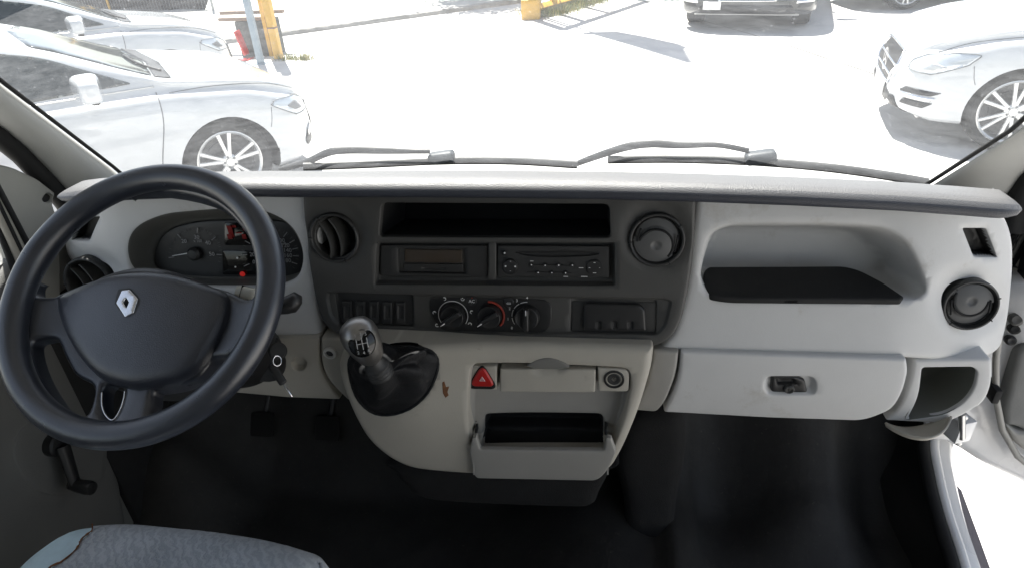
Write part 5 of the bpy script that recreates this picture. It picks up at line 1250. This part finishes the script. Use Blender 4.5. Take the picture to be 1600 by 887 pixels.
# --- posts, gate and barrier
YEL = M("yellow_paint", (.62, .36, .05), .5, var=.1, vscale=12, dirt=((.35, .20, .06), 9, .62))
BLU = M("grey_blue_paint", (.25, .31, .36), .5, var=.08, vscale=9)
STL = M("weathered_steel", (.20, .12, .08), .7, var=.3, vscale=15)
p = onZ(436, 92, 0); e = empty("yellow_post", tuple(p), "thick yellow square post standing beside the dark planter", "post")
box("post", (.11, .11, 2.6), T(p[0], p[1], 1.30), YEL, e, .006); box("rail_bracket", (.12, .02, .03), T(p[0]-.1, p[1], .99), YEL, e, .003); box("rail_bracket", (.125, .125, .02), T(p[0], p[1], .45), STL, e, .003)
p2 = p+np.array([-.20, .18, 0]); e = empty("yellow_post", tuple(p2), "slim yellow post just behind the thick yellow one", "post")
box("post", (.05, .05, 2.6), T(p2[0], p2[1], 1.3), YEL, e, .004)
p = onZ(408, 100, 0); e = empty("grey_post", tuple(p), "slim blue-grey post in front of the dark planter", "post"); box("post", (.085, .085, 2.7), T(p[0], p[1], 1.35), BLU, e, .005); box("base_plate", (.18, .18, .012), T(p[0], p[1], .006), BLU, e, .002)
# planter box with wooden rail
PB_ = M("planter_dark", (.09, .095, .09), .85, var=.4, vscale=10, dirt=((.2, .2, .19), 14, .6)); WD = M("weathered_wood", (.22, .16, .12), .8, var=.2, vscale=8, stretch=(1, 6, 6))
a = onZ(374, 92, 0); b = onZ(430, 88, 0); c = (a+b)/2; wd_ = np.linalg.norm(b-a)
e = empty("planter_box", tuple(c+np.array([0, .25, 0])), "dark weathered planter box behind the posts with a brown timber rail", "planter")
box("box_side", (wd_, .40, .52), T(c[0], c[1]+.25, .26), PB_, e, .01); box("rim_board", (wd_+.35, .09, .05), T(c[0]-.08, c[1]+.10, .55), WD, e, .006); box("rim_board", (wd_+.5, .09, .05), T(c[0]-.14, c[1]+.42, .60), WD, e, .006)
soil = M("dry_soil", (.12, .10, .07), .95, var=.3); box("soil", (wd_-.06, .32, .02), T(c[0], c[1]+.25, .522), soil, e, .003)
# red guard strip standing in for a car tail, between the planter and the second sedan
RC = M("red_paint", (.50, .03, .03), .3, coat=.6)
p = onZ(383, 96, 0); e = empty("red_car_stub", tuple(p+np.array([.02, .05, 0])), "faded red guard strip standing in for a car tail, between the second sedan's nose and the planter", "guard")
V_, F_ = bevbox_vf(.03, .16, .36, .012, 2); autos(mk("guard_panel", xf(V_, T(p[0]-.04, p[1]+.1, .25) @ Matrix.Rotation(R(-12), 4, 'Y')), F_, RC, e), 50); box("guard_foot", (.14, .22, .02), T(p[0]-.02, p[1]+.1, .01), RC, e, .004)
# tall yellow gate on the far side, its top above the picture
p = np.array([-1.12, 12.98, 0]); dv_ = np.array([.458, .889, 0]); 
e = empty("yellow_gate", tuple(p), "tall yellow steel gate at the yard's far side, dry weeds at its foot", "gate")
def bar3(nm, a, b, r_, mt_=YEL): tube(nm, [a, b], r_, mt_, e, n=4)
box("gate_foot", (.34, .30, .34), T(p[0]-.02, p[1]+.05, .17), YEL, e, .02); box("gate_post", (.14, .14, 2.8), T(p[0], p[1], 1.4), YEL, e, .005)
for z, r_ in ((.16, .07), (.48, .04), (2.60, .035), (2.78, .09)): bar3("gate_rail", p+np.array([0, 0, z]), p+dv_*3.4+np.array([0, 0, z]), r_)
for s, r_ in ((.22, .04), (.78, .075), (.98, .025), (1.75, .07), (1.93, .03), (2.4, .025), (2.9, .025), (3.4, .06)): bar3("gate_stile", p+dv_*s+np.array([0, 0, .1]), p+dv_*s+np.array([0, 0, 2.78]), r_)
pb = p+dv_*.36+np.array([-.05, .03, 0]); eb = empty("banner_pole", tuple(pb), "tall pole with narrow banner beside the yellow gate, casting a long shadow", "banner pole")
tube("pole", [pb, pb+np.array([0, 0, 9.6])], [.035, .02], BLU, eb, n=10)
ab_d = np.array([.87, .49, 0]); V = []
for z, a_, b_ in ((4.3, -.36, .0), (4.7, -.08, .36), (6.0, -.05, .50), (7.6, -.03, .60), (8.2, -.03, .55), (8.3, -.03, .46), (9.9, -.02, .05)): V += [pb+ab_d*a_+np.array([0, 0, z]), pb+ab_d*b_+np.array([0, 0, z])]
bn = mk("banner", V, [(2*i, 2*i+1, 2*i+3, 2*i+2) for i in range(6)], M("banner_cloth", (.6, .6, .6), .9), eb, smooth=False); s_ = bn.modifiers.new("s", 'SOLIDIFY'); s_.thickness = .008
# dry weeds
def weeds(name, label, pts, n, h0, cols):
    V = []; Fc = []; I_ = []
    for i in range(n):
        a = pts[random.randrange(len(pts))]; x = a[0]+random.gauss(0, a[2]); y = a[1]+random.gauss(0, a[2]*.5); h = h0*random.uniform(.3, 1); an = random.uniform(0, 6.28); w_ = .004; lx, ly = random.gauss(0, .35)*h, random.gauss(0, .35)*h
        k = len(V); V += [(x-w_*math.cos(an), y-w_*math.sin(an), 0), (x+w_*math.cos(an), y+w_*math.sin(an), 0), (x+lx*.5+w_*math.cos(an), y+ly*.5+w_*math.sin(an), h*.6), (x+lx*.5-w_*math.cos(an), y+ly*.5-w_*math.sin(an), h*.6), (x+lx, y+ly, h)]
        Fc += [(k, k+1, k+2, k+3), (k+3, k+2, k+4)]; m_i = random.randrange(2); I_ += [m_i, m_i]
    tag(mk(name, V, Fc, cols, smooth=False, mi=I_), label, kind="stuff")
WE = [M("dry_weed", (.34, .30, .12), .9), M("green_weed", (.16, .20, .06), .9)]
weeds("weeds", "dry weeds along the foot of the yellow gate", [tuple((p+dv_*s)[:2])+(.22,) for s in (.35, .6, .9, 1.3, 1.7, 2.1)], 3000, .22, WE)
yp = onZ(440, 94, 0); weeds("weeds", "small dry weeds at the foot of the yellow post", [(yp[0]+.15, yp[1]-.02, .10), (yp[0]+.4, yp[1]-.05, .06)], 260, .12, WE)
# mesh fence behind the sedans
f0, f1 = onZ(80, -30, 0)*1.0, onZ(345, 24, 0)*1.0
fp0 = onZ(335, 22, 0); e = empty("mesh_fence", tuple(fp0), "wire mesh fence with dark screening beyond the second white sedan", "fence")
MS = M("fence_wire", (.35, .36, .36), .5, .5); SCR = M("dark_screening", (.05, .045, .045), .9, var=.3, vscale=6)
dvx = np.array([-1, .28, 0]); dvx /= np.linalg.norm(dvx); mu = Multi()
for i in range(100): q = fp0+dvx*(i*.10); mu.add(tube_vf([q+np.array([0, 0, .02]), q+np.array([0, 0, 1.6])], .004, 4))
for z in (.05, .35, .65, .95, 1.25, 1.58): mu.add(tube_vf([fp0+np.array([0, 0, z]), fp0+dvx*9.9+np.array([0, 0, z])], .005, 4))
mu.build("wire_mesh", MS, e)
for i in (0, 33, 66, 99): q = fp0+dvx*(i*.10); tube("fence_post", [q, q+np.array([0, 0, 1.7])], .03, YEL if i == 33 else MS, e, n=8)
V = [fp0+dvx*.35+np.array([0, .06, .0]), fp0+dvx*9.9+np.array([0, .06, .0]), fp0+dvx*9.9+np.array([0, .06, 1.5]), fp0+dvx*1.2+np.array([0, .06, 1.5]), fp0+dvx*.05+np.array([0, .06, .35])]
o = mk("screening", V, [(0, 1, 2, 3, 4)], SCR, e, smooth=False); s_ = o.modifiers.new("s", 'SOLIDIFY'); s_.thickness = .01
# trees beyond the yard, out of the picture's top but seen from elsewhere and casting the soft shade there
def tree(label, loc, h, cr_, seed):
    rnd_ = random.Random(seed); e = empty("broadleaf_tree", loc, label, "tree", "trees beyond the yard"); x, y, _ = loc; mu = Multi()
    mu.add(tube_vf([(x, y, 0), (x+.1, y, h*.3), (x-.05, y+.1, h*.6)], [.2, .15, .08], 8)); tips = []
    for i in range(9):
        a = rnd_.uniform(0, 6.28); r_ = cr_*rnd_.uniform(.4, .8); t_ = (x+r_*math.cos(a), y+r_*math.sin(a), h*rnd_.uniform(.55, .95)); mu.add(tube_vf([(x, y, h*rnd_.uniform(.25, .5)), t_], [.06, .015], 5)); tips.append(t_)
    mu.build("trunk", M("bark", (.10, .075, .05), .9) if "bark" not in bpy.data.materials else bpy.data.materials["bark"], e)
    V = []; Fc = []
    for i in range(5200):
        t_ = tips[rnd_.randrange(len(tips))]; d = Vector((rnd_.gauss(0, 1), rnd_.gauss(0, 1), rnd_.gauss(0, .8)))*cr_*.24; c_ = Vector(t_)+d; a_ = Vector((rnd_.gauss(0, 1), rnd_.gauss(0, 1), rnd_.gauss(0, 1))).normalized()*.07; b_ = a_.cross(Vector((rnd_.random(), rnd_.random(), rnd_.random()))).normalized()*.045
        k = len(V); V += [c_-a_, c_+b_, c_+a_, c_-b_]; Fc.append((k, k+1, k+2, k+3))
    mk("crown", V, Fc, M("leaf", (.06, .10, .03), .7, var=.3, vscale=1.5) if "leaf" not in bpy.data.materials else bpy.data.materials["leaf"], e, smooth=False)
tree("rounder broadleaf tree beyond the kerb, behind the yellow gate", (-3.0, 17.2, 0), 5.0, 1.5, 3)
tree("broadleaf tree standing between the yellow gate and the dark car", (1.2, 18.3, 0), 5.5, 1.7, 5)
print("objects", len(bpy.data.objects))
